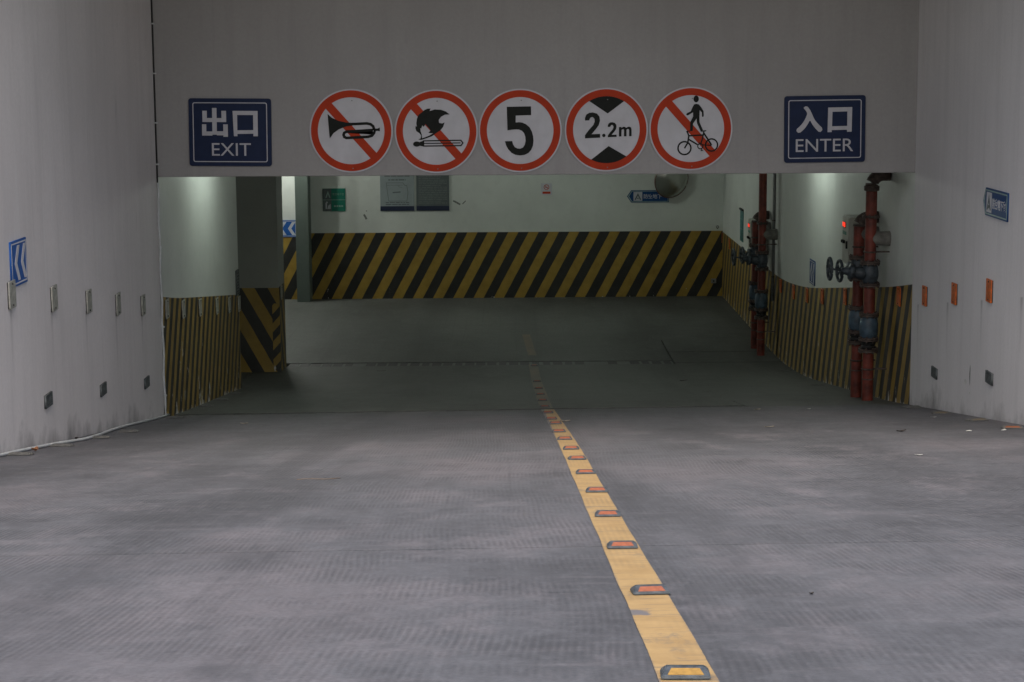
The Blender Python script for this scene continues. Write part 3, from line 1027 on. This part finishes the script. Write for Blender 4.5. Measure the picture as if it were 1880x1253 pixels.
for k, q in enumerate(((1699.5, 543.5), (1754, 539.5), (1818.5, 534))):
    reflector_plate(MT['orange'], ['orange reflector nearest the entrance on the grey ramp wall', 'middle of three orange reflectors on the grey ramp wall', 'orange reflector under the blue arrow sign on the ramp wall'][k],
                    onx(*q, XR), 1, 'orange wall reflectors', random.uniform(-.03, .03))
for k, (px, lab) in enumerate(((1652, 'orange reflector on the striped wall right of the near red pipes'), (1553, 'orange reflector on the striped wall just left of the near red pipes'),
                               (1511, 'second orange reflector left of the near red pipes'), (1483, 'third orange reflector left of the near red pipes'),
                               (1458, 'fourth orange reflector left of the near red pipes'), (1434, 'orange reflector on striped wall just right of the far pipes'),
                               (1340, 'orange reflector left of the far pipes near the garage corner'), (1326, 'orange reflector on striped wall next to the garage corner'))):
    y = onx(px, 540, XR).y
    if px < 1400: y = onx(px, 455 if px > 1330 else 445, XR).y
    reflector_plate(MT['orange'], lab, (XR + .001, y, fz(XR, y) + BAND - .1), 1, 'orange wall reflectors', random.uniform(-.03, .03))

# brick vents
def vent(label, loc, side, W=.098, H=.047, slats=5):
    s = tag(empty('wall_vent', loc, wall_rot(side)), label, 'vent', 'small louvred wall vents')
    flat('backing', [[rect(-W, -H, W, H)]], MT['darkback'], s, .004, .003)
    flat('frame', [[rect(-W, -H, W, H), rect(-W + .01, -H + .008, W - .01, H - .008)]], MT['vent'], s, .016, .012)
    for k in range(slats):
        z = -H + .008 + (2 * H - .016) * (k + .5) / slats
        bm = bmesh.new(); bm_box(bm, (-W + .01, -.014, z - .0035), (W - .01, -.004, z + .0035))
        for v in bm.verts: v.co.z += (v.co.y + .009) * .5
        from_bm('slat', bm, MT['vent'], s)
    return s


for q, lab in (((87, 735), 'louvred vent low on the ramp wall under the second white reflector'), ((188, 715), 'middle louvred vent low on the ramp wall with white reflectors'), ((268, 702.5), 'louvred vent low on ramp wall nearest the entrance cable')):
    vent(lab, onx(*q, XL), -1)
for q, lab in (((1717, 684.5), 'louvred vent low on right ramp wall nearest the entrance'), ((1818, 694), 'louvred vent low on right ramp wall below the arrow sign')):
    vent(lab, onx(*q, XR), 1)
s = vent('tall grey louvred grille at the far edge of the white wall', (XL - .004, 22.60, onx(434, 520, XL).z), -1, .11, .15, 8)

# ------------------------------------------------------------------ lane line, studs
CLX = .365
def lane_line():
    rnd = random.Random(3)
    ys = [1.0 + .025 * i for i in range(int((26.0 - 1.0) / .025))]
    vs, fs = [], []
    for y in ys:
        bend = .0 if y < 12 else -.0052 * (y - 12)
        wl = .003 * math.sin(y * 3.1) + .0025 * math.sin(y * 7.7 + 1) + rnd.uniform(-.001, .001)
        wr = .002 * math.sin(y * 2.3 + 2) + .002 * math.sin(y * 6.1) + rnd.uniform(-.001, .001)
        wl, wr = wl * .45, wr * .45
        a, b = CLX - .062 + bend + wl, CLX + .062 + bend + wr
        vs += [(a, y, fz(a, y) + .0025), (b, y, fz(b, y) + .0025)]
    fo = []
    for i in range(len(ys) - 1):
        if D1A < ys[i + 1] and ys[i] < D1B: continue
        (fs if ys[i] < D1A else fo).append((2 * i, 2 * i + 1, 2 * i + 3, 2 * i + 2))
    tag(mesh('lane_line', vs, fs, MT['yellow']), kind='structure')
    tag(mesh('lane_line', vs, fo, MT['yellow_old']), kind='structure')
    ys = [26.9 + .1 * i for i in range(22)]
    vs = []
    for y in ys:
        c = .29 - .035 * (y - 26.9)
        vs += [(c - .06, y, fz(c, y) + .004), (c + .06, y, fz(c, y) + .004)]
    tag(mesh('lane_line', vs, [(2 * i, 2 * i + 1, 2 * i + 3, 2 * i + 2) for i in range(len(ys) - 1)], MT['yellow_old']), kind='structure')


lane_line()


def road_stud(name='road_stud', lens='studorange', frame='studframe'):
    s = empty(name)
    # housing: low trapezoid block with a sloped lens bed towards the viewer
    hw, tw, dy, hh = .052, .041, .05, .021
    bm = bmesh.new()
    lo = [(-hw, -dy, 0), (hw, -dy, 0), (hw, dy, 0), (-hw, dy, 0)]
    mid = [(-hw, -dy, .006), (hw, -dy, .006), (hw, dy, .006), (-hw, dy, .006)]
    hi = [(-tw, -dy * .25, hh), (tw, -dy * .25, hh), (tw, dy * .25, hh), (-tw, dy * .25, hh)]
    vv = [[bm.verts.new(p) for p in r] for r in (lo, mid, hi)]
    for a, b in ((vv[0], vv[1]), (vv[1], vv[2])):
        for k in range(4): bm.faces.new((a[k], a[(k + 1) % 4], b[(k + 1) % 4], b[k]))
    bm.faces.new(vv[2]); bm.faces.new(vv[0][::-1])
    bmesh.ops.bevel(bm, geom=list(bm.edges), offset=.0025, segments=2, affect='EDGES')
    from_bm('housing', bm, MT[frame], s)
    # lens on the sloped faces, front and back
    for sg in (-1, 1):
        y0, y1 = sg * dy * .86, sg * dy * .40
        def zz(y): return .006 + (dy - abs(y)) / (dy * .75) * (hh - .006) + .0015
        vs = [(-hw * .72, y0, zz(y0)), (hw * .72, y0, zz(y0)), (tw * .72, y1, zz(y1)), (-tw * .72, y1, zz(y1))]
        vs += [(x, y, z - .004) for x, y, z in vs]
        bm = bmesh.new()
        me = bpy.data.meshes.new('t'); me.from_pydata(vs, [], [(0, 1, 2, 3), (0, 4, 5, 1), (1, 5, 6, 2), (2, 6, 7, 3), (3, 7, 4, 0), (4, 5, 6, 7)])
        bm.from_mesh(me); bpy.data.meshes.remove(me)
        from_bm('lens', bm, MT[lens], s)
    return s


def sit(o, x, y, lift=0.0, rz=0.0):
    o.location = (x, y, fz(x, y) + lift)
    o.rotation_euler = (math.atan((fz(x, y + .05) - fz(x, y - .05)) / .1), -math.atan((fz(x + .05, y) - fz(x - .05, y)) / .1), rz)


proto = road_stud()
proto_amber = road_stud(lens='studamber')
SP = [(1262, 1252), (1196, 1095), (1144, 1010), (1117, 951), (1097, 906), (1076, 872), (1060, 846), (1049, 827), (1037, 809), (1026, 795), (1020, 780),
      (1012, 771.5), (1006, 760), (1000.5, 749), (996.5, 737), (992, 726), (989, 715), (986, 702), (981, 673)]
for k, q in enumerate(SP):
    p = fl(*q)
    st = proto_amber if k == 0 else (proto if k == 1 else copy_tree(proto))
    lab = 'amber road stud on the yellow line closest to the camera' if k == 0 else ('last road stud on the yellow line beside the far drain' if k == len(SP) - 1 else
          'orange road stud, %s from the camera along the yellow line' % ORD[k])
    tag(st, lab, 'road stud', 'road studs on the yellow line')
    sit(st, p.x, p.y + .05, .004, random.uniform(-.06, .06))

# dusty floor markers along the walls
mk = road_stud('floor_marker', 'studdull', 'studdull')
mo = road_stud('floor_marker', 'dullorange', 'studdull')
my = road_stud('floor_marker', 'yellow_old', 'studdull')
MARK = [((38, 836), mk, 'dusty grey floor marker under the cable at the left picture edge'), ((114, 820), mk, 'dusty floor marker by the cable below the second vent'),
        ((183, 805), mk, 'dusty floor marker beside the cable below the middle vent'), ((236, 794), mk, 'dusty floor marker beside the cable nearest the entrance corner'),
        ((321, 768), mk, 'dusty floor marker at the entrance corner of the striped wall'), ((379, 747), mk, 'dusty floor marker midway along the striped left wall'),
        ((406, 735), mk, 'dusty floor marker two thirds along the striped left wall'), ((429, 724), mk, 'dusty floor marker at the far end of the striped left wall'),
        ((1674, 749), mk, 'dusty floor marker at the right entrance corner'), ((1727, 760), my, 'yellow striped floor marker by the right ramp wall'),
        ((1793, 773), my, 'yellow and white floor marker below the vent under the arrow sign'), ((1858, 787), mo, 'orange topped floor marker at the right picture edge'),
        ((1500, 708), mk, 'dark floor marker on the garage floor left of the near pipes'), ((1443, 681), mk, 'dark floor marker between the far and near pipes')]
used = set()
for q, pr, lab in MARK:
    p = fl(*q)
    o = pr if id(pr) not in used else copy_tree(pr)
    used.add(id(pr))
    tag(o, lab, 'floor marker', 'floor markers along the walls')
    x = min(max(p.x, XL + .09), XR - .09)
    sit(o, x, p.y, .001, random.uniform(-.2, .2))
    o.scale = (1.45, 1.3, .9)

# ------------------------------------------------------------------ pipes
def flange(parent, z, r=.098, name='flange', t=.018):
    f = lathe(name, [(.05, z - t), (r, z - t), (r + .002, z - t + .003), (r, z - .002), (r - .006, z), (r, z + .002), (r + .002, z + t - .003), (r, z + t), (.05, z + t)], MT['flange'], parent, 22)
    bm = bmesh.new()
    for k in range(8):
        a = 2 * math.pi * (k + .5) / 8
        x, y = (r - .013) * math.cos(a), (r - .013) * math.sin(a)
        m4 = Matrix.Translation((x, y, z))
        bmesh.ops.create_cone(bm, cap_ends=True, segments=6, radius1=.009, radius2=.009, depth=2 * t + .028, matrix=m4)
    from_bm('bolts', bm, MT['flange'], f)['kind'] = 'stuff'
    return f


def pipe_riser(label, loc, near, dz=0.0, wheel_yaw=0.0, group='red fire pipe risers', reach=.40, rise=.06):
    s = tag(empty('fire_pipe', loc), label, 'pipe', group)
    r = .056
    b = -.06
    def red(z0, z1): return lathe('pipe_section', [(r, z0), (r, z1)], MT['pipe'], s, 24)
    red(b, .535 + dz)
    lathe('clamp_ring', [(r, .225 + dz), (r + .006, .228 + dz), (r + .006, .236 + dz), (r, .239 + dz)], MT['flange'], s, 24)
    flange(s, .54 + dz)
    lathe('rubber_joint', [(.06, .555 + dz), (.074, .575 + dz), (.062, .595 + dz), (.076, .62 + dz), (.062, .64 + dz)], MT['rubber'], s, 22)
    flange(s, .658 + dz)
    lathe('check_valve', [(.07, .672 + dz), (.088, .70 + dz), (.092, .75 + dz), (.092, .82 + dz), (.084, .865 + dz), (.066, .9 + dz)], MT['checkblue'], s, 24)
    flange(s, .918 + dz)
    red(.93 + dz, 1.23 + dz)
    flange(s, 1.235 + dz)
    v = lathe('gate_valve', [(.062, 1.25 + dz), (.075, 1.28 + dz), (.085, 1.33 + dz), (.085, 1.38 + dz), (.075, 1.43 + dz), (.062, 1.452 + dz)], MT['iron'], s, 22)
    zc = 1.345 + dz
    # bonnet, yoke and handwheel reach out over the lane
    c, sn = math.cos(wheel_yaw), math.sin(wheel_yaw)
    def out(d): return (-d * c * reach / .42, -d * sn, zc + rise * d / .42)
    tube('bonnet', [out(.04), out(.10), out(.15), out(.17), out(.175), out(.215), out(.22), out(.25), out(.30)], .05, MT['iron'], v, 14, [.07, .072, .06, .06, .085, .085, .05, .042, .03])
    tube('stem', [out(.28), out(.43)], .011, MT['iron'], v, 8)
    w = ring('handwheel', .112, .016, MT['iron'], s, 'x', (0, 0, 0), 28)
    w.location = out(.42); w.rotation_euler = (0, 0, wheel_yaw)
    for k in range(4):
        a = math.pi / 4 + math.pi / 2 * k
        tube('spoke', [(0, 0, 0), (0, .112 * math.cos(a), .112 * math.sin(a))], .008, MT['iron'], w, 6)
    flange(s, 1.468 + dz)
    red(1.48 + dz, 1.80 + dz)
    if near:
        flange(s, 1.95 + dz, .086, t=.011)
        red(1.80 + dz, 1.94 + dz); red(1.96 + dz, 2.235 + dz)
        lathe('coupling', [(r, 2.215 + dz), (.076, 2.222 + dz), (.076, 2.268 + dz), (r, 2.275 + dz)], MT['flange'], s, 20)
        R = .115; el = []
        for k in range(10):
            a = math.pi / 2 * k / 9
            el.append((R - R * math.cos(a), 0, 2.27 + dz + R * math.sin(a)))
        tube('elbow', el + [(.18, 0, 2.27 + dz + R)], .064, MT['flange'], s, 16)
    else:
        flange(s, 1.88 + dz, .08, t=.013)
        red(1.80 + dz, 1.87 + dz)
        red(1.89 + dz, CEIL - loc[2] + .02)
    # branch into the wall and clamps
    lathe('branch_pipe', [(.05, 0), (.07, .05), (.08, XR - loc[0] + .02)], MT['branch'], s, 18, 'x', (0, 0, 1.72 + dz))
    for z in (1.58, .34):
        ring('clamp', r + .005, .009, MT['flange'], s, 'z', (0, 0, z + dz), 20)
        box('clamp_arm', (r, -.012, z + dz - .008), (XR - loc[0] + .01, .012, z + dz + .008), MT['flange'], s)
    return s


pa = Vector((3.55, 18.78, 0)); pa.z = fz(pa.x, pa.y)
pb = Vector((3.545, 19.38, 0)); pb.z = fz(pb.x, pb.y)
pc = Vector((3.53, 26.75, 0)); pc.z = fz(pc.x, pc.y)
pd = Vector((3.53, 27.45, 0)); pd.z = fz(pd.x, pd.y)
pipe_riser('nearest red fire pipe with elbow into wall under the ENTER sign', pa, True, 0.0, .02).scale = (1, 1, .945)
def short_riser(label, loc, yaw, dz=0.0, reach=.2):
    """second pipe of a pair: stops in an elbow at chest height behind its neighbour"""
    s = pipe_riser(label, loc, True, dz, yaw, reach=reach, rise=-.02)
    # shorten: drop everything above the 1.8 m joint and turn towards the wall there
    for ch in list(s.children):
        base = ch.name.split('.')[0]
        zs = [v.co.z for v in ch.data.vertices]
        if base in ('elbow', 'coupling') or (base in ('pipe_section', 'flange') and min(zs) > 1.78 + dz):
            for g in list(ch.children): bpy.data.objects.remove(g)
            bpy.data.objects.remove(ch)
    R = .1
    el = [(R - R * math.cos(math.pi / 2 * k / 9), 0, 1.80 + dz + R * math.sin(math.pi / 2 * k / 9)) for k in range(10)]
    tube('elbow', el + [(.19, 0, 1.80 + dz + R)], .064, MT['flange'], s, 16)
    return s
short_riser('shorter red fire pipe paired behind the nearest pipe', pb, .1, .07).scale = (1, 1, .945)
pipe_riser('tall red fire pipe of the far pair reaching the ceiling', pc, False, 0, .05)
short_riser('shorter red fire pipe behind the far tall pipe', pd, .1, .04)


def cabinet(label, y, zc):
    s = tag(empty('control_cabinet', (XR + .004, y, zc), wall_rot(1)), label, 'cabinet', 'grey control cabinets')
    w, h, d = .19, .25, .24
    box('case', (-w, -d, -h), (w, 0, h), MT['cabinet'], s, .008)
    dr = box('door', (-w + .012, -d - .012, -h + .012), (w - .012, -d - .001, h - .012), MT['cabinet'], s, .004)
    box('display', (-.15, -d - .016, .125), (.02, -d - .011, .19), MT['black'], s)
    for x in (-.115, -.025):
        o = box('digit', (x - .028, -d - .019, .135), (x + .028, -d - .0155, .18), MT['led'], s)
    box('label_strip', (-.15, -d - .016, .055), (.05, -d - .0115, .09), MT['green'], s)
    for x in (-.11, -.02):
        lathe('knob', [(.018, 0), (.018, -.02), (.014, -.026)], MT['black'], s, 14, 'y', (x, -d - .012, -.02))
    box('handle', (.12, -d - .03, -.08), (.135, -d - .011, .0), MT['black'], s, .003)
    return s


ycab = onx(1557, 440, XR - .24).y
cabinet('grey control cabinet with red digits behind the near red pipes', ycab + .12, onx(1557, 443, XR - .24).z)
ycab2 = onx(1379, 430, XR - .24).y
cabinet('grey control cabinet with red digits behind the far red pipes', ycab2 + .12, onx(1379, 436, XR - .24).z)

# vertical conduit and tall teal sign on that wall
p = onx(1423, 380, XR)
cd = tag(empty('wall_conduit', (XR - .016, p.y, fz(XR, p.y) + 1.0)), 'thin vertical conduit on the wall right of the far pipes', 'conduit')
tube('tube', [(0, 0, -.25), (0, 0, CEIL - cd.location.z + .01)], .02, MT['conduit'], cd, 10)
for z in (.1, .9, 1.8): ring('clip', .022, .006, MT['flange'], cd, 'z', (0, 0, z), 12)
p = onx(1362.5, 414, XR + .004)
ts = tag(empty('wall_sign', p, wall_rot(1)), 'tall teal sign seen edge on beside the far pipes', 'sign')
flat('plate', [[rect(-.19, -.26, .19, .26)]], MT['tealpaint'], ts, .012, .011)
flat('top_bar', [[rect(-.2, .245, .2, .27)]], MT['darkback'], ts, .03, .029)
for z in (.1, -.06): flat('line', [[rect(-.16, z, .16, z + .006)]], MT['greentext'], ts, .0135)

# ------------------------------------------------------------------ end wall furniture
YW = YB + .004
def wall_board(name, x0, y0, x1, y1, mat, label, cat='sign', thick=.012):
    a, b = at(x0, y0, YW), at(x1, y1, YW)
    s = tag(empty(name, (a + b) / 2), label, cat)
    w, h = abs(b.x - a.x) / 2, abs(a.z - b.z) / 2
    flat('board', [[rect(-w, -h, w, h)]], mat, s, thick, thick - .001)
    return s, w, h


s, w, h = wall_board('notice_sign', 592, 346.5, 634.5, 388, MT['green'], 'green notice sign with two pictograms beside the pier')
flat('divider', [[rect(-w, -.004, w, .004)]], MT['greentext'], s, .0135)
flat('pictogram_panel', [[rect(-w + .002, -h, -w + .155, h)]], MT['poster2'], s, .013, .0015)
flat('emblem', [[[(-w + .05, .035), (-w + .095, .16), (-w + .14, .035), (-w + .12, .035), (-w + .095, .11), (-w + .07, .035)]]], MT['greentext'], s, .0145)
flat('emblem', [[rect(-w + .05, -.16, -w + .075, -.05)], [[(-w + .08, -.16), (-w + .14, -.16), (-w + .14, -.07), (-w + .1, -.1)]], [circ(-w + .075, -.045, .016, 12)]], MT['lettergrey'], s, .0145)
text('lettering', '防空地下室', .06, .078, .1, MT['greentext'], s, .0135, width=.2, height=.042)
flat('text_marks', [[rect(.0 + .042 * k, -.125, .032 + .042 * k, -.095)] for k in range(4)], MT['greentext'], s, .0135)


def text_lines(name, w, z0, z1, n, mat, s, x0=-1, seed=1):
    rnd = random.Random(seed)
    groups = []
    for k in range(n):
        z = z1 + (z0 - z1) * (k + .5) / n
        t = abs(z1 - z0) / n * .22
        x = -w * .86
        end = w * rnd.choice((.86, .86, .86, .5))
        while x < end:
            l = rnd.uniform(.03, .12)
            groups.append([rect(x, z - t, min(x + l, end), z + t)])
            x += l + .012
    bm = bmesh.new()
    for g in groups: 
        (a, b), (_, _), (c, d), _ = g[0]
        vs = [bm.verts.new((px_, -.0138, pz_)) for px_, pz_ in ((a, b), (c, b), (c, d), (a, d))]
        bm.faces.new(vs)
    o = from_bm(name, bm, mat, s)
    return o


s, w, h = wall_board('wall_poster', 697.5, 318, 761, 387.5, MT['poster'], 'pale poster with a plan drawing and navy footer', 'poster')
flat('footer_band', [[rect(-w, -h, w, -h + .085)]], MT['navy'], s, .0135)
flat('plan_drawing', [stroke([(-.19, .16), (.10, .16), (.13, .12), (.17, .11), (.19, -.01), (.17, -.16), (-.15, -.16), (-.17, -.02)], .008, True),
                      stroke([(-.18, .12), (.1, .12)], .006), stroke([(.03, .12), (.03, .09), (.09, .08)], .006), stroke([(-.08, -.01), (.06, .0)], .02)], MT['ink'], s, .0135)
text_lines('title_text', w * .6, .19, .235, 1, MT['ink'], s, seed=2)
text_lines('caption_text', w * .8, -.235, -.17, 2, MT['ink'], s, seed=4)
text_lines('header_text', w * .85, .26, .30, 1, MT['ink'], s, seed=5)
s, w, h = wall_board('wall_poster', 764, 318, 825, 387, MT['poster2'], 'dark poster filled with lines of small print and navy footer', 'poster')
flat('footer_band', [[rect(-w, -h, w, -h + .085)]], MT['navy'], s, .0135)
text_lines('small_print', w, -h + .12, h - .02, 17, MT['ink2'], s, seed=9)
s, w, h = wall_board('notice_sign', 993, 337, 1013.5, 358.5, MT['signwhite'], 'small white no smoking sign with red label on the end wall', 'sign', .008)
flat('red_label', [[rect(-w * .72, -h * .78, w * .72, -h * .4)]], MT['red'], s, .0095)
flat('no_smoking_symbol', [[circ(0, .035, .048, 24), circ(0, .035, .038, 24)], stroke([(-.03, .065), (.03, .005)], .009), stroke([(-.026, .03), (.026, .03)], .008)], MT['red'], s, .0095)
p = at(1310, 516, YB)
bx = tag(empty('socket_box', p), 'small socket box low in the striped band near the garage corner', 'socket')
box('case', (-.045, -.035, -.04), (.045, .001, .04), MT['conduit'], bx, .005)
lathe('socket_hole', [(.014, 0), (.014, -.004)], MT['black'], bx, 12, 'y', (0, -.034, 0))
p = at(1317, 417, YW)
hk = tag(empty('wall_hook', p), 'tiny wire hook in the garage corner above the stripes', 'hook')
ring('loop', .022, .005, MT['flange'], hk, 'y', (0, -.02, 0), 16)
box('base', (-.008, -.02, -.03), (.008, .002, -.015), MT['flange'], hk)

# scraped plaster marks on the end wall
def scrape(label, pts, w):
    P = [at(x, y, YW) for x, y in pts]
    c = P[0]
    o = tag(empty('scrape_mark', c), label, 'mark')
    loops = stroke([((q - c).x, (q - c).z) for q in P], w)
    flat('scrape', [loops], MT['chip'], o, .0012, .0006)
def wall_chip(label, px, py, w, h, mat):
    p = onx(px, py, XR)
    o = tag(empty('plaster_chip', p, wall_rot(1)), label, 'mark')
    rnd = random.Random(int(px))
    lp = [(w * math.cos(a) * rnd.uniform(.5, 1.1), h * math.sin(a) * rnd.uniform(.6, 1.1)) for a in [2 * math.pi * k / 11 for k in range(11)]]
    flat('chip', [[lp]], mat, o, .0012, .0006)
wall_chip('white plaster chip low between the two right wall vents', 1773, 701, .05, .025, MT['paper'])
wall_chip('thin dark scratch low between the two right wall vents', 1781, 688, .02, .09, MT['chip'])
wall_chip('small white chip near the foot of the right ramp wall', 1780, 722, .03, .012, MT['paper'])
scrape('dark scrape mark on the end wall right of the dark poster', [(832, 369), (838, 372), (845, 376)], .03)
scrape('thin scrape mark rising at the right of the dark scrape', [(849, 375), (855, 369)], .018)
scrape('dark chipped spot under the space between green sign and poster', [(668, 394), (671, 399), (673, 403)], .035)
scrape('small dark chip above the chipped spot on the end wall', [(672.4, 387), (673.2, 388.5)], .02)

# convex mirror
def dome_mirror():
    c = at(1233, 331, YB - .30)
    s = tag(empty('convex_mirror', c), 'round convex traffic mirror with thick shell on the end wall', 'mirror')
    s.rotation_euler = (math.radians(14), 0, math.radians(22))
    R = .32
    prof = [(R * t, -.13 * (1 - t * t)) for t in [k / 10 for k in range(11)]]
    vs, fs = lathe_data([(max(r, .001), h) for r, h in prof], 40, 'y')
    bm = bmesh.new(); me = bpy.data.meshes.new('t'); me.from_pydata(vs, [], fs[:-1]); bm.from_mesh(me); bpy.data.meshes.remove(me)
    from_bm('mirror_face', bm, MT['mirror'], s, True)
    ring('rim', R, .009, MT['mirrorrim'], s, 'y', (0, 0, 0), 48)
    lathe('shell', [(R - .004, .001), (R - .01, .03), (R * .93, .09), (R * .6, .13), (.05, .14)], MT['mirrorshell'], s, 40, 'y')
    inv = s.rotation_euler.to_matrix().inverted()
    tube('bracket', [(0, .12, 0), tuple(inv @ Vector((-.05, .31, .0)))], .018, MT['flange'], s, 10)
dome_mirror()

# ------------------------------------------------------------------ cable on the left
def cable():
    px = [(302, 764.5), (294, 769), (270, 775), (235, 783.5), (205, 792.5), (185, 800.5), (165, 807), (150, 810.5), (125, 814.5), (105, 817.5), (75, 823.5), (45, 829.5), (20, 835), (0, 840), (-30, 848), (-80, 862)]
    P = [fl(*q) for q in px]
    P = [Vector((max(p.x, XL + .014), p.y, fz(max(p.x, XL + .014), p.y) + .013)) for p in P]
    x, y = XL + .013, YH - .02
    zc = [HB - .05 - .1 * k for k in range(40)]
    up = [Vector((x + .004 * math.sin(k * 1.3), y, z)) for k, z in enumerate(zc) if z > fz(x, y) + .06]
    root = tag(empty('cable', (XL, YH, fz(XL, YH))), 'white cable running down the entrance corner and along the foot of the wall', 'cable')
    tube('sheath', [p - root.location for p in up + [Vector((x + .004, y - .02, fz(x, y) + .025))] + P], .0105, MT['cable'], root, 10)
    d = root.location
    tube('drop_wire', [Vector((XL + .008, YH - .008, 8.9)) - d, Vector((XL + .008, YH - .008, HB - .05)) - d], .008, MT['darkback'], root, 6)
    for z in (1.1, 1.75, 2.5, HB + .12, HB + .5, HB + .95, HB + 1.4):
        box('cable_clip', (XL - d.x - .002, YH - .028 - d.y, z - d.z - .006), (XL - d.x + .03, YH - d.y + .002, z - d.z + .006), MT['cable'], root)
cable()

# ------------------------------------------------------------------ leaves and scraps on the floor
def leaf(name, label, cat, px, py, L, W, mat, curl=.3, rz=0.0, seed=0):
    rnd = random.Random(seed)
    p = fl(px, py)
    n = 6
    vs, fs = [], []
    for i in range(n + 1):
        t = i / n
        ww = W * math.sin(math.pi * min(.98, t * .92 + .05)) * rnd.uniform(.8, 1.1)
        z = curl * W * .45 * (abs(t - .5) * 1.6 + rnd.uniform(0, .25)) + .003
        vs += [(L * (t - .5), -ww / 2, z + curl * W * .15), (L * (t - .5), 0, z), (L * (t - .5), ww / 2, z + curl * W * .2)]
    for i in range(n):
        a = 3 * i
        fs += [(a, a + 3, a + 4, a + 1), (a + 1, a + 4, a + 5, a + 2)]
    m = len(vs)
    vs += [(x, y, z - .002) for x, y, z in vs]
    fs += [tuple(q + m for q in f[::-1]) for f in fs]
    o = tag(mesh(name, vs, fs, mat), label, cat)
    o.location = (p.x, p.y, p.z)
    sit(o, p.x, p.y, 0.0, rz)
    return o


leaf('fallen_leaf', 'pale dry leaf on the ramp below the ENTER sign', 'leaf', 1413, 785, .075, .045, MT['leafpale'], .3, .2, 1)
leaf('fallen_leaf', 'dark curled leaf on the ramp near the right entrance corner', 'leaf', 1655, 793, .08, .05, MT['leafdark'], .35, .4, 2)
leaf('paper_scrap', 'tiny white paper scrap on the right half of the ramp', 'scrap', 1687, 837, .045, .035, MT['paper'], .25, 0, 3)
leaf('fallen_leaf', 'small pale leaf lying at the first drain right of the line', 'leaf', 1391, 753, .07, .05, MT['leafpale'], .3, .5, 4)
leaf('fallen_leaf', 'pale leaf touching the yellow line just outside the entrance', 'leaf', 1037, 775, .09, .07, MT['leafpale'], .3, .1, 5)
leaf('fallen_leaf', 'orange dry leaf leaning on the white cable', 'leaf', 65, 830, .05, .06, MT['leaforange'], .9, .9, 6)
leaf('fallen_leaf', 'pale leaf beside the first drain in the left lane', 'leaf', 448, 779, .07, .06, MT['leafpale'], .3, 0, 7)
leaf('paper_scrap', 'white scrap on the floor below the near pipes', 'scrap', 1484, 752, .06, .04, MT['paper'], .2, .6, 8)
leaf('paper_scrap', 'white scrap by the right ramp wall below its far vent', 'scrap', 1714, 767, .05, .04, MT['paper'], .2, .2, 9)
leaf('paper_scrap', 'white scrap left of the yellow and white floor marker', 'scrap', 1778, 793, .05, .05, MT['paper'], .2, .8, 10)
leaf('paper_scrap', 'white scrap left of the orange floor marker', 'scrap', 1843, 791, .05, .04, MT['paper'], .2, 1.2, 11)
leaf('fallen_leaf', 'small dark leaf on the dim floor between the two drains', 'leaf', 1255, 700, .10, .06, MT['leafdark'], .3, .3, 12)
leaf('pebble', 'small dark pebble on the lower right of the ramp', 'pebble', 1490, 1092, .014, .012, MT['leafdark'], .6, .3, 13)
leaf('fallen_leaf', 'short dark leaf stalk on the left lane', 'leaf', 700, 668 + 14, .12, .03, MT['leafdark'], .3, .1, 15)


def twig(label, a, b, r, mat):
    pa_, pb_ = fl(*a), fl(*b)
    root = tag(empty('twig', pa_), label, 'twig')
    pts = []
    for k in range(7):
        t = k / 6
        q = pa_.lerp(pb_, t)
        q.y += .03 * math.sin(t * 7)
        q.z = fz(q.x, q.y) + r * .9
        pts.append(q - pa_)
    tube('stem', pts, r, mat, root, 6)
twig('thin brown twig lying across the left lane of the ramp', (545, 881.5), (624, 879), .0022, MT['twig'])
twig('short dark twig under the white cable by the wall', (139, 806), (148, 811), .008, MT['leafdark'])

# ------------------------------------------------------------------ ceiling lamps (hidden above the header line, they light the walls)
def ceiling_lamp(label, x, y, power, along='y', L=1.2, col=(.89, 1.0, .90)):
    s = tag(empty('ceiling_lamp', (x, y, CEIL), 0 if along == 'x' else math.pi / 2), label, 'lamp', 'fluorescent ceiling lamps')
    box('housing', (-L / 2 - .03, -.05, -.055), (L / 2 + .03, .05, .002), MT['lampbody'], s, .006)
    tube('fluorescent_tube', [(-L / 2, 0, -.075), (L / 2, 0, -.075)], .014, MT['tube'], s, 12)
    for sg in (-1, 1): box('tube_holder', (sg * L / 2 - .012, -.015, -.092), (sg * L / 2 + .012, .015, -.05), MT['lampbody'], s)
    for k in (-1, 0, 1):
        ld = bpy.data.lights.new('tube_light', 'POINT')
        ld.shadow_soft_size = .03
        ld.energy = power * LAMP_POWER / 3
        ld.color = col
        lo = bpy.data.objects.new('tube_light', ld)
        link(lo, s); lo.location = (k * L * .36, 0, -.125)
    return s


ceiling_lamp('fluorescent lamp on the ceiling beside the left garage wall behind the header', -2.6, 20.3, 11.5)
ceiling_lamp('fluorescent lamp on the ceiling beside the right garage wall between the pipe pairs', 3.1, 22.9, 12.5)
ceiling_lamp('fluorescent lamp on the ceiling over the back of the garage', .6, 30.4, 26.0, 'x')
ceiling_lamp('fluorescent lamp on the ceiling of the side passage behind the column', -4.6, 32.7, 80.0, 'x', col=(.97, 1.0, .92))
